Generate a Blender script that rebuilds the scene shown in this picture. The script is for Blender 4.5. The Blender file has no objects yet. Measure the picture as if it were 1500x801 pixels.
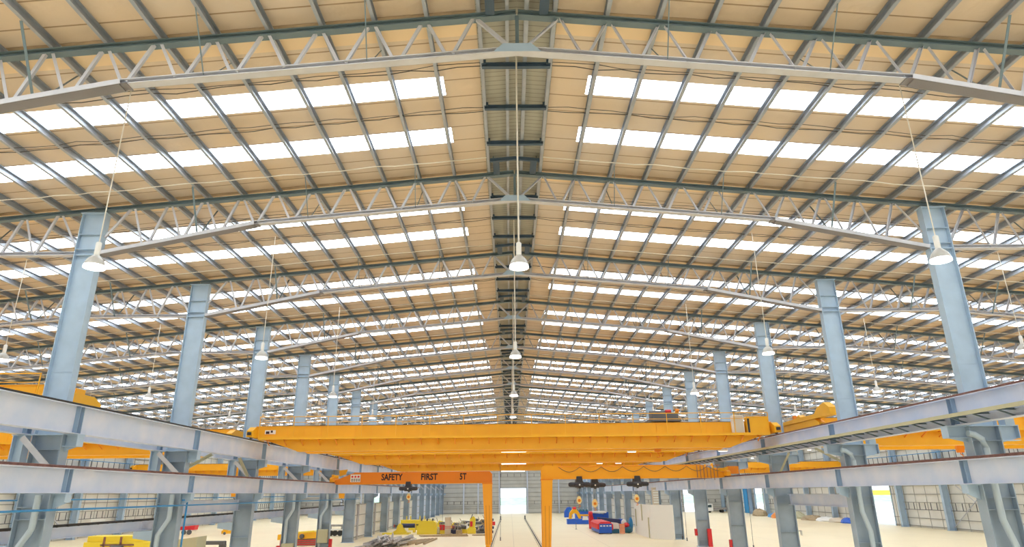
import bpy, math, random
from mathutils import Vector, Matrix
random.seed(7)
R = math.radians
SC = bpy.context.scene
COL = SC.collection
BAY = 11.04
def YK(k): return 28.3 + BAY * k
Y_FAR = YK(15) + 0.45
ORD = ['first', 'second', 'third', 'fourth', 'fifth', 'sixth', 'seventh', 'eighth', 'ninth', 'tenth', 'eleventh',
       'twelfth', 'thirteenth', 'fourteenth', 'fifteenth', 'sixteenth', 'seventeenth', 'eighteenth', 'nineteenth',
       'twentieth', 'twenty-first', 'twenty-second', 'twenty-third', 'twenty-fourth', 'twenty-fifth', 'twenty-sixth',
       'twenty-seventh', 'twenty-eighth', 'twenty-ninth', 'thirtieth', 'thirty-first', 'thirty-second', 'thirty-third',
       'thirty-fourth', 'thirty-fifth', 'thirty-sixth']
SIDE = {-1: 'left', 1: 'right'}

# ------------------------------------------------------------------ materials
def mat(name, col, rough=0.5, metal=0.0, var=0.0, scale=3.0, col2=None, bump=0.0, bscale=30.0):
    m = bpy.data.materials.new(name); m.use_nodes = True
    nt = m.node_tree; b = nt.nodes['Principled BSDF']
    b.inputs['Base Color'].default_value = (*col, 1); b.inputs['Roughness'].default_value = rough
    b.inputs['Metallic'].default_value = metal
    if var or col2 or bump:
        tc = nt.nodes.new('ShaderNodeTexCoord')
    if var or col2:
        n = nt.nodes.new('ShaderNodeTexNoise'); n.inputs['Scale'].default_value = scale
        n.inputs['Detail'].default_value = 6
        nt.links.new(tc.outputs['Object'], n.inputs['Vector'])
        r = nt.nodes.new('ShaderNodeValToRGB')
        c2 = col2 or tuple(c * (1 - var) for c in col)
        r.color_ramp.elements[0].position = 0.35; r.color_ramp.elements[1].position = 0.7
        r.color_ramp.elements[0].color = (*c2, 1); r.color_ramp.elements[1].color = (*col, 1)
        nt.links.new(n.outputs['Fac'], r.inputs['Fac']); nt.links.new(r.outputs['Color'], b.inputs['Base Color'])
    if bump:
        n2 = nt.nodes.new('ShaderNodeTexNoise'); n2.inputs['Scale'].default_value = bscale
        nt.links.new(tc.outputs['Object'], n2.inputs['Vector'])
        bp = nt.nodes.new('ShaderNodeBump'); bp.inputs['Strength'].default_value = bump
        nt.links.new(n2.outputs['Fac'], bp.inputs['Height']); nt.links.new(bp.outputs['Normal'], b.inputs['Normal'])
    return m
def emat(name, col, strength):
    m = bpy.data.materials.new(name); m.use_nodes = True; nt = m.node_tree
    b = nt.nodes['Principled BSDF']; b.inputs['Base Color'].default_value = (*col, 1)
    b.inputs['Emission Color'].default_value = (*col, 1); b.inputs['Emission Strength'].default_value = strength
    return m

M = {}
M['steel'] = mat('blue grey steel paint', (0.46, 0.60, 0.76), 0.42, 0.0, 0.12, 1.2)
M['girder'] = mat('girder paint', (0.68, 0.71, 0.82), 0.45, 0.0, 0.16, 0.9, col2=(0.56, 0.64, 0.80))
M['chord'] = mat('truss chord paint', (0.17, 0.24, 0.28), 0.45, 0.0, 0.15, 1.0)
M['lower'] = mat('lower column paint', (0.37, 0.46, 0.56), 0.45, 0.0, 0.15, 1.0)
M['stiff'] = mat('stiffener paint', (0.27, 0.38, 0.52), 0.5)  # steel paint darkened: shade at the girder joints put into the colour
M['web'] = mat('truss web galvanised', (0.62, 0.63, 0.69), 0.4, 0.05, 0.1, 2.0)
M['purlin'] = mat('galvanised purlin', (0.42, 0.46, 0.53), 0.35, 0.25, 0.15, 2.0)
M['ridge'] = mat('dark blue steel', (0.06, 0.10, 0.15), 0.5)
M['yellow'] = mat('crane yellow', (0.93, 0.47, 0.015), 0.42, 0.0, 0.06, 0.8)
M['seam'] = mat('orange seam', (0.42, 0.15, 0.01), 0.5)
M['orange'] = mat('gantry orange', (0.86, 0.27, 0.012), 0.42, 0.0, 0.05, 0.8)
M['amber'] = mat('gantry amber', (0.92, 0.40, 0.012), 0.42)
M['myellow'] = mat('machine yellow', (0.90, 0.72, 0.06), 0.5)
M['rust'] = mat('rusty rail', (0.36, 0.19, 0.16), 0.7, 0.2, 0.3, 4.0)
M['rail'] = mat('dark rail', (0.09, 0.085, 0.08), 0.6, 0.3)
M['black'] = mat('black hoist', (0.035, 0.035, 0.045), 0.5)
M['dark'] = mat('dark grey', (0.12, 0.12, 0.13), 0.6)
M['paleyellow'] = mat('pale yellow paint', (0.92, 0.74, 0.34), 0.5)
M['white'] = mat('white paint', (0.86, 0.86, 0.84), 0.5)
M['red'] = mat('red paint', (0.72, 0.03, 0.04), 0.45)
M['blue'] = mat('blue paint', (0.02, 0.12, 0.62), 0.45)
M['pipeblue'] = mat('air pipe blue', (0.03, 0.26, 0.58), 0.4)
M['teal'] = mat('teal paint', (0.02, 0.16, 0.26), 0.45)
M['navy'] = mat('navy paint', (0.03, 0.04, 0.12), 0.45)
M['pink'] = mat('salmon drum', (0.85, 0.38, 0.24), 0.55)
M['beige'] = mat('beige cabinet', (0.66, 0.58, 0.46), 0.55)
M['olive'] = mat('pale olive', (0.52, 0.50, 0.34), 0.6)
M['timber'] = mat('timber', (0.52, 0.40, 0.25), 0.8, 0, 0.3, 6.0)
M['barlight'] = mat('pale bar steel', (0.68, 0.65, 0.64), 0.45, 0.1, 0.25, 3.0)
M['bar'] = mat('grey bar steel', (0.42, 0.40, 0.40), 0.5, 0.3, 0.3, 3.0)
M['pipe'] = mat('grey downpipe', (0.50, 0.60, 0.68), 0.4)
M['cable'] = mat('white cable', (0.78, 0.74, 0.66), 0.6)
M['wire'] = mat('dark wire', (0.10, 0.09, 0.08), 0.6)
M['text'] = mat('black lettering', (0.03, 0.015, 0.02), 0.6)
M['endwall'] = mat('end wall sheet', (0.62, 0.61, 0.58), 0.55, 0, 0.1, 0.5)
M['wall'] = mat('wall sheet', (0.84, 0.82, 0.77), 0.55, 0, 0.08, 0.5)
M['girt'] = mat('girt', (0.36, 0.35, 0.32), 0.55)
M['ground'] = mat('outdoor ground', (0.82, 0.78, 0.70), 0.9, 0, 0.1, 0.3)
M['hill'] = mat('hill green', (0.42, 0.60, 0.42), 0.9, 0, 0.3, 0.3)
M['tyre'] = mat('rubber', (0.03, 0.03, 0.03), 0.8)
M['glass'] = mat('dark glass', (0.06, 0.09, 0.10), 0.1)
M['sky'] = emat('translucent skylight sheet', (0.86, 0.94, 1.0), 5.6)
M['haunch'] = mat('haunch chord paint', (0.24, 0.23, 0.25), 0.5, 0.0, 0.1, 1.0)
M['lit'] = emat('lit lamp', (1.0, 1.0, 1.0), 1.5)
M['tube'] = emat('lit tube', (1.0, 1.0, 0.98), 3.0)
M['lampshade'] = mat('acrylic shade', (0.55, 0.54, 0.52), 0.2)

def band_mat(name, col, seamcol, axis, period, width, rough=0.6, var=0.1, vscale=0.25, bump=0.0, col2=None):
    """surface with narrow joint lines every `period` metres along one object axis"""
    m = bpy.data.materials.new(name); m.use_nodes = True; nt = m.node_tree; L = nt.links
    b = nt.nodes['Principled BSDF']; b.inputs['Roughness'].default_value = rough
    tc = nt.nodes.new('ShaderNodeTexCoord'); sp = nt.nodes.new('ShaderNodeSeparateXYZ')
    L.new(tc.outputs['Object'], sp.inputs[0])
    prev = None
    for ax, per, wd in zip(axis, period, width):
        a = nt.nodes.new('ShaderNodeMath'); a.operation = 'DIVIDE'; a.inputs[1].default_value = per
        L.new(sp.outputs[ax], a.inputs[0])
        f = nt.nodes.new('ShaderNodeMath'); f.operation = 'FRACT'; L.new(a.outputs[0], f.inputs[0])
        l = nt.nodes.new('ShaderNodeMath'); l.operation = 'LESS_THAN'; l.inputs[1].default_value = wd / per
        L.new(f.outputs[0], l.inputs[0])
        if prev is None: prev = l
        else:
            mx = nt.nodes.new('ShaderNodeMath'); mx.operation = 'MAXIMUM'
            L.new(prev.outputs[0], mx.inputs[0]); L.new(l.outputs[0], mx.inputs[1]); prev = mx
    n = nt.nodes.new('ShaderNodeTexNoise'); n.inputs['Scale'].default_value = vscale; n.inputs['Detail'].default_value = 8
    L.new(tc.outputs['Object'], n.inputs['Vector'])
    r = nt.nodes.new('ShaderNodeValToRGB'); r.color_ramp.elements[0].position = 0.3; r.color_ramp.elements[1].position = 0.7
    r.color_ramp.elements[0].color = (*(col2 or tuple(c * (1 - var) for c in col)), 1); r.color_ramp.elements[1].color = (*col, 1)
    L.new(n.outputs['Fac'], r.inputs['Fac'])
    mix = nt.nodes.new('ShaderNodeMixRGB'); L.new(prev.outputs[0], mix.inputs['Fac'])
    L.new(r.outputs['Color'], mix.inputs['Color1']); mix.inputs['Color2'].default_value = (*seamcol, 1)
    L.new(mix.outputs['Color'], b.inputs['Base Color'])
    if bump:
        bp = nt.nodes.new('ShaderNodeBump'); bp.inputs['Strength'].default_value = bump; bp.inputs['Distance'].default_value = 0.1
        n2 = nt.nodes.new('ShaderNodeTexNoise'); n2.inputs['Scale'].default_value = 1.6; n2.inputs['Detail'].default_value = 3
        L.new(tc.outputs['Object'], n2.inputs['Vector'])
        L.new(n2.outputs['Fac'], bp.inputs['Height']); L.new(bp.outputs['Normal'], b.inputs['Normal'])
    return m
M['roof'] = band_mat('insulated roof sheet', (0.72, 0.565, 0.40), (0.36, 0.25, 0.15), ['Y'], [1.104], [0.06], 0.55, 0.1, 0.22, 0.45, col2=(0.66, 0.57, 0.49))
M['roofgrey'] = band_mat('ridge sheet', (0.44, 0.43, 0.37), (0.26, 0.25, 0.21), ['Y'], [0.28], [0.04], 0.6, 0.1, 0.5)
M['floor'] = band_mat('concrete floor', (0.91, 0.785, 0.54), (0.68, 0.57, 0.40), ['X', 'Y'], [10.0, BAY], [0.06, 0.06], 0.45, 0.06, 0.12, col2=(0.87, 0.74, 0.50))

# ------------------------------------------------------------------ mesh builder
class MB:
    def __init__(s): s.v = []; s.f = []
    def add(s, vs, fs):
        o = len(s.v); s.v += [tuple(v) for v in vs]; s.f += [tuple(i + o for i in f) for f in fs]; return s
    def box(s, x0, x1, y0, y1, z0, z1):
        x0, x1 = sorted((x0, x1)); y0, y1 = sorted((y0, y1)); z0, z1 = sorted((z0, z1))
        return s.add([(x0, y0, z0), (x1, y0, z0), (x1, y1, z0), (x0, y1, z0), (x0, y0, z1), (x1, y0, z1), (x1, y1, z1), (x0, y1, z1)],
                     [(0, 3, 2, 1), (4, 5, 6, 7), (0, 1, 5, 4), (1, 2, 6, 5), (2, 3, 7, 6), (3, 0, 4, 7)])
    def sweep(s, p, q, prof, up=(0, 0, 1)):
        """closed 2-D profile (a: sideways, b: up) swept from p to q"""
        p = Vector(p); q = Vector(q); d = (q - p).normalized(); up = Vector(up)
        if abs(d.dot(up)) > 0.99: up = Vector((0, 1, 0))
        sd = d.cross(up).normalized(); u = sd.cross(d).normalized(); n = len(prof)
        vs = [p + sd * a + u * b for a, b in prof] + [q + sd * a + u * b for a, b in prof]
        fs = [(i, (i + 1) % n, n + (i + 1) % n, n + i) for i in range(n)]
        fs += [tuple(range(n - 1, -1, -1)), tuple(range(n, 2 * n))]
        return s.add(vs, fs)
    def bar(s, p, q, w, h, up=(0, 0, 1)):
        return s.sweep(p, q, [(-w / 2, -h / 2), (w / 2, -h / 2), (w / 2, h / 2), (-w / 2, h / 2)], up)
    def ell(s, p, q, w, t=0.012, up=(0, 0, 1)):
        return s.sweep(p, q, [(-w / 2, -w / 2), (w / 2, -w / 2), (w / 2, -w / 2 + t), (-w / 2 + t, -w / 2 + t), (-w / 2 + t, w / 2), (-w / 2, w / 2)], up)
    def ibeam(s, p, q, w, h, tf=0.02, tw=0.012, up=(0, 0, 1)):
        a, b = w / 2, h / 2
        return s.sweep(p, q, [(-a, -b), (a, -b), (a, -b + tf), (tw / 2, -b + tf), (tw / 2, b - tf), (a, b - tf), (a, b), (-a, b),
                              (-a, b - tf), (-tw / 2, b - tf), (-tw / 2, -b + tf), (-a, -b + tf)], up)
    def cee(s, p, q, w, h, t=0.012, up=(0, 0, 1)):
        return s.sweep(p, q, [(0, -h / 2), (w, -h / 2), (w, -h / 2 + 0.03), (w - t, -h / 2 + 0.03), (w - t, -h / 2 + t), (t, -h / 2 + t), (t, h / 2 - t),
                              (w - t, h / 2 - t), (w - t, h / 2 - 0.03), (w, h / 2 - 0.03), (w, h / 2), (0, h / 2)], up)
    def tube(s, pts, r, n=8):
        pts = [Vector(p) for p in pts]; rings = []; k = len(pts)
        for i, p in enumerate(pts):
            d = (pts[min(i + 1, k - 1)] - pts[max(i - 1, 0)]).normalized()
            up = Vector((0, 0, 1)) if abs(d.z) < 0.9 else Vector((0, 1, 0))
            a = d.cross(up).normalized(); b = a.cross(d).normalized()
            rings.append([p + (a * math.cos(2 * math.pi * j / n) + b * math.sin(2 * math.pi * j / n)) * r for j in range(n)])
        vs = [v for rg in rings for v in rg]; fs = []
        for i in range(k - 1):
            for j in range(n):
                fs.append((i * n + j, i * n + (j + 1) % n, (i + 1) * n + (j + 1) % n, (i + 1) * n + j))
        fs += [tuple(range(n - 1, -1, -1)), tuple(range((k - 1) * n, k * n))]
        return s.add(vs, fs)
    def lathe(s, prof, c=(0, 0, 0), n=20, axis='z'):
        """profile of (radius, along-axis) points"""
        vs = []
        for r, z in prof:
            for j in range(n):
                a = 2 * math.pi * j / n; x, y = r * math.cos(a), r * math.sin(a)
                if axis == 'z': v = (x, y, z)
                elif axis == 'x': v = (z, x, y)
                else: v = (x, z, y)
                vs.append((v[0] + c[0], v[1] + c[1], v[2] + c[2]))
        k = len(prof)
        fs = [(i * n + j, i * n + (j + 1) % n, (i + 1) * n + (j + 1) % n, (i + 1) * n + j) for i in range(k - 1) for j in range(n)]
        if prof[0][0] > 1e-6: fs.append(tuple(range(n - 1, -1, -1)))
        if prof[-1][0] > 1e-6: fs.append(tuple(range((k - 1) * n, k * n)))
        return s.add(vs, fs)
    def prism(s, poly, y0, y1, plane='xz'):
        """polygon in a plane extruded along the remaining axis"""
        n = len(poly)
        mk = {'xz': lambda a, b, t: (a, t, b), 'yz': lambda a, b, t: (t, a, b), 'xy': lambda a, b, t: (a, b, t)}[plane]
        vs = [mk(a, b, y0) for a, b in poly] + [mk(a, b, y1) for a, b in poly]
        fs = [(i, (i + 1) % n, n + (i + 1) % n, n + i) for i in range(n)] + [tuple(range(n - 1, -1, -1)), tuple(range(n, 2 * n))]
        return s.add(vs, fs)
    def mesh(s, name, m, smooth=False, bevel=0):
        me = bpy.data.meshes.new(name); me.from_pydata(s.v, [], s.f); me.materials.append(M[m] if isinstance(m, str) else m)
        import bmesh
        bm = bmesh.new(); bm.from_mesh(me); bmesh.ops.recalc_face_normals(bm, faces=bm.faces)
        if bevel:
            es = [e for e in bm.edges if len(e.link_faces) == 2 and e.calc_face_angle(0) > 0.6]
            bmesh.ops.bevel(bm, geom=es, offset=bevel, segments=2, affect='EDGES', profile=0.6)
        bm.to_mesh(me); bm.free()
        if smooth:
            for p in me.polygons: p.use_smooth = True
            try: me.set_sharp_from_angle(angle=R(40))
            except Exception: pass
        return me
    def obj(s, name, m, parent=None, smooth=False, bevel=0, loc=None):
        return link(name, s.mesh(name, m, smooth, bevel), parent, loc)

def link(name, me, parent=None, loc=None):
    o = bpy.data.objects.new(name, me); COL.objects.link(o)
    if parent: o.parent = parent
    if loc: o.location = loc
    return o
def tag(o, label, cat, group=None):
    o['label'] = label; o['category'] = cat; o['kind'] = 'thing'
    if group: o['group'] = group
    return o
def thing(name, loc, label, cat, group=None, rz=0):
    o = bpy.data.objects.new(name, None); COL.objects.link(o); o.location = loc; o.rotation_euler = (0, 0, rz)
    o.empty_display_size = 0.3
    return tag(o, label, cat, group)
def struct(o): o['kind'] = 'structure'; return o
KIDS = {}
def kids(o):
    return [c for c in ALLKIDS.get(o.name, [])]
ALLKIDS = {}
def copy_tree(o, loc, label=None, group=None):
    """a copy of a thing with copies of its parts and their sub-parts (mesh data shared)"""
    c = o.copy(); COL.objects.link(c); c.location = loc
    if label: c['label'] = label
    if group: c['group'] = group
    for ch in list(o.children):
        p = ch.copy(); COL.objects.link(p); p.parent = c
        for g in list(ch.children):
            q = g.copy(); COL.objects.link(q); q.parent = p
    return c

# ------------------------------------------------------------------ camera (fitted by survey of the trusses, columns and girders)
def make_camera():
    f, th, yw, rl = 947.23, R(18.774), R(-0.349), R(0.578)
    F = Vector((-math.sin(yw) * math.cos(th), math.cos(yw) * math.cos(th), math.sin(th)))
    Rt = Vector((math.cos(yw), math.sin(yw), 0)); U = Rt.cross(F)
    R2 = Rt * math.cos(rl) - U * math.sin(rl); U2 = Rt * math.sin(rl) + U * math.cos(rl)
    cd = bpy.data.cameras.new('camera'); cd.sensor_width = 36; cd.lens = f / 1500 * 36; cd.clip_end = 2000; cd.clip_start = 0.1
    c = bpy.data.objects.new('camera', cd); COL.objects.link(c)
    mw = Matrix((R2, U2, -F)).transposed().to_4x4(); mw.translation = Vector((-0.345, 0, 5.385)); c.matrix_world = mw
    SC.camera = c
make_camera()

# ------------------------------------------------------------------ roof geometry
def zc(x): return 20.07 - 0.0935 * abs(x)          # underside of the top chord
def zp(x): return zc(x) + 0.20                     # top of the chord = underside of purlins
def zr(x): return zp(x) + 0.31                     # roof sheet
XE = 60.6
STRIPS = [(3.5, 4.7), (7.1, 8.35)]
XS = 2.75                                          # skylights start here
Y0R = YK(-6)
def slope_slab(mb, s, x0, x1, y0, y1, t=0.05, dz=0.0):
    mb.add([(s * x0, y0, zr(x0) + dz), (s * x1, y0, zr(x1) + dz), (s * x1, y1, zr(x1) + dz), (s * x0, y1, zr(x0) + dz),
            (s * x0, y0, zr(x0) + dz + t), (s * x1, y0, zr(x1) + dz + t), (s * x1, y1, zr(x1) + dz + t), (s * x0, y1, zr(x0) + dz + t)],
           [(0, 3, 2, 1), (4, 5, 6, 7), (0, 1, 5, 4), (1, 2, 6, 5), (2, 3, 7, 6), (3, 0, 4, 7)])
nwin = 0
for s in (-1, 1):
    mb = MB(); y = Y0R
    for k in range(-6, 15):
        for a, b in STRIPS:
            ya, yb = YK(k) + a, YK(k) + b
            slope_slab(mb, s, XS, XE, y, ya); y = yb
            w = MB(); slope_slab(w, s, XS, XE - 1.2, ya, yb, 0.02, 0.01)
            nwin += 1
            struct(w.obj('window_%d' % nwin, 'sky'))
            slope_slab(mb, s, XE - 1.2, XE, ya, yb)
    slope_slab(mb, s, XS, XE, y, Y_FAR + 0.3)
    slope_slab(mb, s, 1.36, XS, Y0R, Y_FAR + 0.3)
    struct(mb.obj('ceiling', 'roof'))
    mb = MB(); slope_slab(mb, s, 0.0, 1.36, Y0R, Y_FAR + 0.3)
    struct(mb.obj('ceiling_ridge', 'roofgrey'))

# pale and brown strips along each truss line
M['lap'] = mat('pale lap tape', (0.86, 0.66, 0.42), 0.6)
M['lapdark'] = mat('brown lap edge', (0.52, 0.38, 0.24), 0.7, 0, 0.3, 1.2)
ntrim = 100
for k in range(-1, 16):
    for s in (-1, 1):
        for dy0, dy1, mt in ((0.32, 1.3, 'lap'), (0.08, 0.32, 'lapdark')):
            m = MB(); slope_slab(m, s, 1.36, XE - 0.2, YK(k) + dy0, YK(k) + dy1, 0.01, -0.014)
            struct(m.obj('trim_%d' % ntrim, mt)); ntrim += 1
# purlins: one long lapped line each
PX = [1.3 + 1.69 * n for n in range(35)]
gp = 'galvanised purlins running the length of the roof'
for s in (-1, 1):
    for i, x in enumerate([0.38] + PX):
        if x > XE - 0.4: continue
        mb = MB()
        zc_ = zp(x) + 0.155
        mb.cee((s * x, Y0R, zc_), (s * x, Y_FAR, zc_), -0.12 if s > 0 else 0.12, 0.30)
        o = mb.obj('roof_purlin', 'purlin')
        if i == 0: lab = 'galvanised purlin hugging the ridge line, %s slope side' % SIDE[s]
        elif i == 1: lab = 'galvanised purlin edging the grey ridge strip, %s slope side' % SIDE[s]
        else: lab = 'galvanised purlin under the %s roof slope, %s one down from the ridge strip' % (SIDE[s], ORD[i - 2])
        tag(o, lab, 'purlin', gp)

# ------------------------------------------------------------------ trusses
def truss(kind, s=1, detail=True):
    """kind 'main' spans the centre aisle, 'side' spans one outer aisle (s = side). Local origin: y = 0 at the truss plane, z world - 16"""
    t = bpy.data.objects.new('roof_truss' if kind == 'main' else 'side_roof_truss', None); COL.objects.link(t)
    Z0 = 16.0
    top, bot, webs, extra = MB(), MB(), [], []
    def T(x, z, y=0.0): return (x, y, z - Z0)
    if kind == 'main':
        for q in (-1, 1):
            top.ibeam(T(0.03 * q, zc(0) + 0.1), T(19.98 * q, zc(19.98) + 0.1), 0.26, 0.2, 0.03, 0.03)
            bot.ibeam(T(0.0 * q, 18.76), T(12.5 * q, 17.59), 0.30, 0.18, 0.03, 0.03)
        ha = []
        for q in (-1, 1):
            h = MB(); h.ibeam(T(12.35 * q, 17.56), T(19.33 * q, 16.12), 0.40, 0.2, 0.03, 0.03)
            h.box(12.1 * q, 12.7 * q, -0.2, 0.2, 17.50 - Z0, 17.53 - Z0)
            ha.append(h)
        xb = [2.15 + 1.69 * n for n in range(10)]
        def zb(x):
            x = abs(x)
            return 18.83 - 0.0936 * x if x <= 12.5 else 17.62 - (x - 12.5) * 0.2054
        for q in (-1, 1):
            m = MB(); m.ell(T(0.15 * q, zb(0) - 0.02), T(PX[0] * q, zc(1.3) + 0.03), 0.11); webs.append(m)
            for n in range(10):
                y = 0.05 if n % 2 else -0.05
                m = MB(); m.ell(T(PX[n] * q + 0.12 * q, zc(PX[n]) + 0.03, y), T(xb[n] * q - 0.1 * q, zb(xb[n]) - 0.04, y), 0.10); webs.append(m)
                m = MB(); m.ell(T(xb[n] * q + 0.1 * q, zb(xb[n]) - 0.04, -y), T(PX[n + 1] * q - 0.12 * q, zc(PX[n + 1]) + 0.03, -y), 0.10); webs.append(m)
            m = MB(); m.ell(T(PX[10] * q + 0.1 * q, zc(PX[10]) + 0.03), T(19.3 * q, 16.95), 0.10); webs.append(m)
        kp = MB(); kp.ell(T(0, zb(0) - 0.05), T(0, zc(0) + 0.02), 0.12)
        gus = MB(); gus.prism([(-0.75, 18.62 - Z0), (0.75, 18.62 - Z0), (0.45, 18.92 - Z0), (-0.45, 18.92 - Z0)], -0.17, -0.155)
        for q in (-1, 1):
            for x in (4.75, 9.82, 14.95):
                for yy in (-1, 1):
                    m = MB(); m.bar(T(x * q, zb(x) - 0.05, 0.1 * yy), T((x - 0.1) * q, zp(x) + 0.03, 1.35 * yy), 0.035 if x < 12 else 0.08, 0.02); extra.append(m)
    else:
        def zb(x):
            return 16.12 if x <= 27 else (16.12 - 0.0935 * (x - 27) if x <= 52.5 else 13.73 - (x - 52.5) * 0.16)
        top.ibeam(T(20.02 * s, zc(20.02) + 0.1), T(60.2 * s, zc(60.2) + 0.1), 0.26, 0.2, 0.03, 0.03)
        bot.ibeam(T(20.48 * s, 16.12), T(27.1 * s, 16.12), 0.30, 0.18, 0.03, 0.03)
        bot.ibeam(T(27.0 * s, 16.11), T(52.6 * s, 13.75), 0.30, 0.18, 0.03, 0.03)
        bot.ibeam(T(52.5 * s, 13.74), T(59.4 * s, 12.64), 0.34, 0.2, 0.03, 0.03)
        ha = []; kp = gus = None
        m = MB(); m.ell(T(20.5 * s, 16.4), T(PX[12] * s - 0.1 * s, zc(PX[12]) + 0.03), 0.1); webs.append(m)
        for n in range(12, 34):
            x0, x1 = PX[n], PX[n + 1]; xm = (x0 + x1) / 2
            if x1 > 59.3: break
            y = 0.05 if n % 2 else -0.05
            m = MB(); m.ell(T(x0 * s + 0.1 * s, zc(x0) + 0.03, y), T(xm * s - 0.08 * s, zb(xm) - 0.02, y), 0.10); webs.append(m)
            m = MB(); m.ell(T(xm * s + 0.08 * s, zb(xm) - 0.02, -y), T(x1 * s - 0.1 * s, zc(x1) + 0.03, -y), 0.10); webs.append(m)
        for x in (25.0, 30.1, 36.8, 43.6, 50.3):
            for yy in (-1, 1):
                m = MB(); m.bar(T(x * s, zb(x) - 0.02, 0.1 * yy), T((x - 0.1) * s, zp(x) + 0.03, 1.35 * yy), 0.08, 0.02); extra.append(m)
    if detail:
        top.obj('top_chord', 'chord', t); bot.obj('bottom_chord', 'web', t)
        for q, h in zip((-1, 1), ha):
            h.obj('haunch_chord', 'haunch', t)
            for yy in (-0.215, 0.215):
                e = MB(); e.bar(T(12.3 * q, 17.57, yy), T(19.33 * q, 16.12, yy), 0.02, 0.17); e.obj('edge_angle', 'web', t)  # light on the haunch chord's upright faces painted as pale strips
        for w in webs: w.obj('web_brace', 'web', t)
        if kp: kp.obj('king_post', 'chord', t); gus.obj('apex_plate', 'steel', t)
        for e in extra: e.obj('fly_brace', 'chord', t)
    else:
        o = top.obj('top_chord', 'chord', t)
        for h in ha: bot.add(h.v, h.f)
        bot.obj('bottom_chord', 'web', t)
        w_ = MB()
        for w in webs: w_.add(w.v, w.f)
        if kp: w_.add(kp.v, kp.f)
        o = w_.obj('web_lattice', 'web', t)
        e_ = MB()
        for e in extra: e_.add(e.v, e.f)
        e_.obj('fly_brace_frame', 'chord', t)
    return t
protos = {('main', 1, True): truss('main'), ('side', 1, True): truss('side', 1), ('side', -1, True): truss('side', -1),
          ('main', 1, False): truss('main', detail=False), ('side', 1, False): truss('side', 1, False), ('side', -1, False): truss('side', -1, False)}
used = set()
for k in range(-1, 16):
    for kind, s in (('main', 1), ('side', -1), ('side', 1)):
        key = (kind, s, k <= 5)
        p = protos[key]; loc = (0, YK(k), 16.0)
        n = ORD[k + 1]
        where = 'over the centre aisle' if kind == 'main' else 'over the %s aisle' % SIDE[s]
        if k == -1 and kind == 'main':
            lab = 'nearest roof truss over the centre aisle, filling the top of the view'
        elif k == 15: lab = 'last roof truss %s, against the end wall' % where
        else: lab = 'steel lattice roof truss %s, %s from the viewer' % (where, n)
        if key in used: o = copy_tree(p, loc, lab)
        else:
            used.add(key); o = p; o.location = loc
            tag(o, lab, 'roof truss', '')
        o['group'] = 'roof trusses over the centre aisle' if kind == 'main' else 'roof trusses over the %s aisle' % SIDE[s]

# ------------------------------------------------------------------ ridge ties, vent frames, roof rods
first = None; n = 0
for k in range(-1, 15):
    for j, dy in enumerate((2.6, 5.3, 8.1)):
        loc = (0, YK(k) + dy, zp(1.3))
        lab = 'dark blue tie beam bridging the ridge strip, %s from the viewer' % (ORD[n] if n < len(ORD) else ORD[-1])
        if n >= len(ORD): lab = 'dark blue tie beam bridging the ridge strip deep in the hall'
        if first is None:
            mb = MB(); mb.ibeam((-1.24, 0, -0.02), (1.24, 0, -0.02), 0.16, 0.18, 0.02, 0.02)
            for q in (-1, 1): mb.box(1.1 * q, 1.26 * q, -0.12, 0.12, 0.0, 0.16)
            first = tag(mb.obj('ridge_tie_beam', 'ridge', loc=loc), lab, 'tie beam', 'ridge tie beams'); o = first
        else:
            o = first.copy(); COL.objects.link(o); o.location = loc; o['label'] = lab
        n += 1
first = None
for k in range(-1, 15):
    loc = (0, YK(k) - 1.55, zp(1.3) - 0.1)
    lab = 'dark blue ridge vent frame just before the %s roof truss' % ORD[k + 1]
    if first is None:
        t = thing('ridge_vent_frame', loc, lab, 'vent frame', 'ridge vent frames'); first = t
        for q in (-1, 1):
            mb = MB(); mb.box(0.72 * q, 1.02 * q, 0.1, 1.4, -0.02, 0.06); mb.box(0.99 * q, 1.02 * q, 0.1, 1.4, -0.02, 0.25); mb.obj('side_plate', 'ridge', t)
        for y in (0.08, ):
            mb = MB(); mb.prism([(-1.15, -0.06), (0, 0.05), (1.15, -0.06), (1.15, 0.1), (0, 0.21), (-1.15, 0.1)], y - 0.06, y + 0.06); mb.obj('cross_plate', 'ridge', t)
    else: copy_tree(first, loc, lab)

def wavy(x0, x1, y, s, amp, dz, seed, step=1.69):
    rnd = random.Random(seed); pts = []; x = x0
    while x <= x1:
        pts.append((s * x, y + rnd.uniform(-amp, amp), zp(x) + dz)); x += step / 2
    return pts
for s in (-1, 1):
    for m, (dy, mt, rad, dz, nm, cat, desc) in enumerate([(2.75, 'wire', 0.018, 0.05, 'sag_rod', 'sag rod', 'thin dark sag rod'),
                                                      (5.6, 'wire', 0.018, 0.05, 'sag_rod', 'sag rod', 'thin dark middle sag rod'),
                                                      (9.35, 'cable', 0.022, -0.03, 'roof_cable', 'cable', 'thin white cable')]):
        for k in range(-1, 15):
            mb = MB(); pts = wavy(1.3, 59, YK(k) + dy, s, 0.12 if m < 2 else 0.08, dz, k * 7 + m)
            mb.tube(pts, rad, 5)
            if m < 2: mb.tube(wavy(1.3, 59, YK(k) + dy - 0.22, s, 0.1, dz, k * 9 + m + 50), rad * 0.8, 5)
            tag(mb.obj(nm, mt), '%s crossing the %s slope purlins behind the %s truss' % (desc, SIDE[s], ORD[k + 1]), cat,
                {0: 'sag rods across the purlins', 1: 'sag rods across the purlins', 2: 'white cables across the purlins'}[m])

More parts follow.
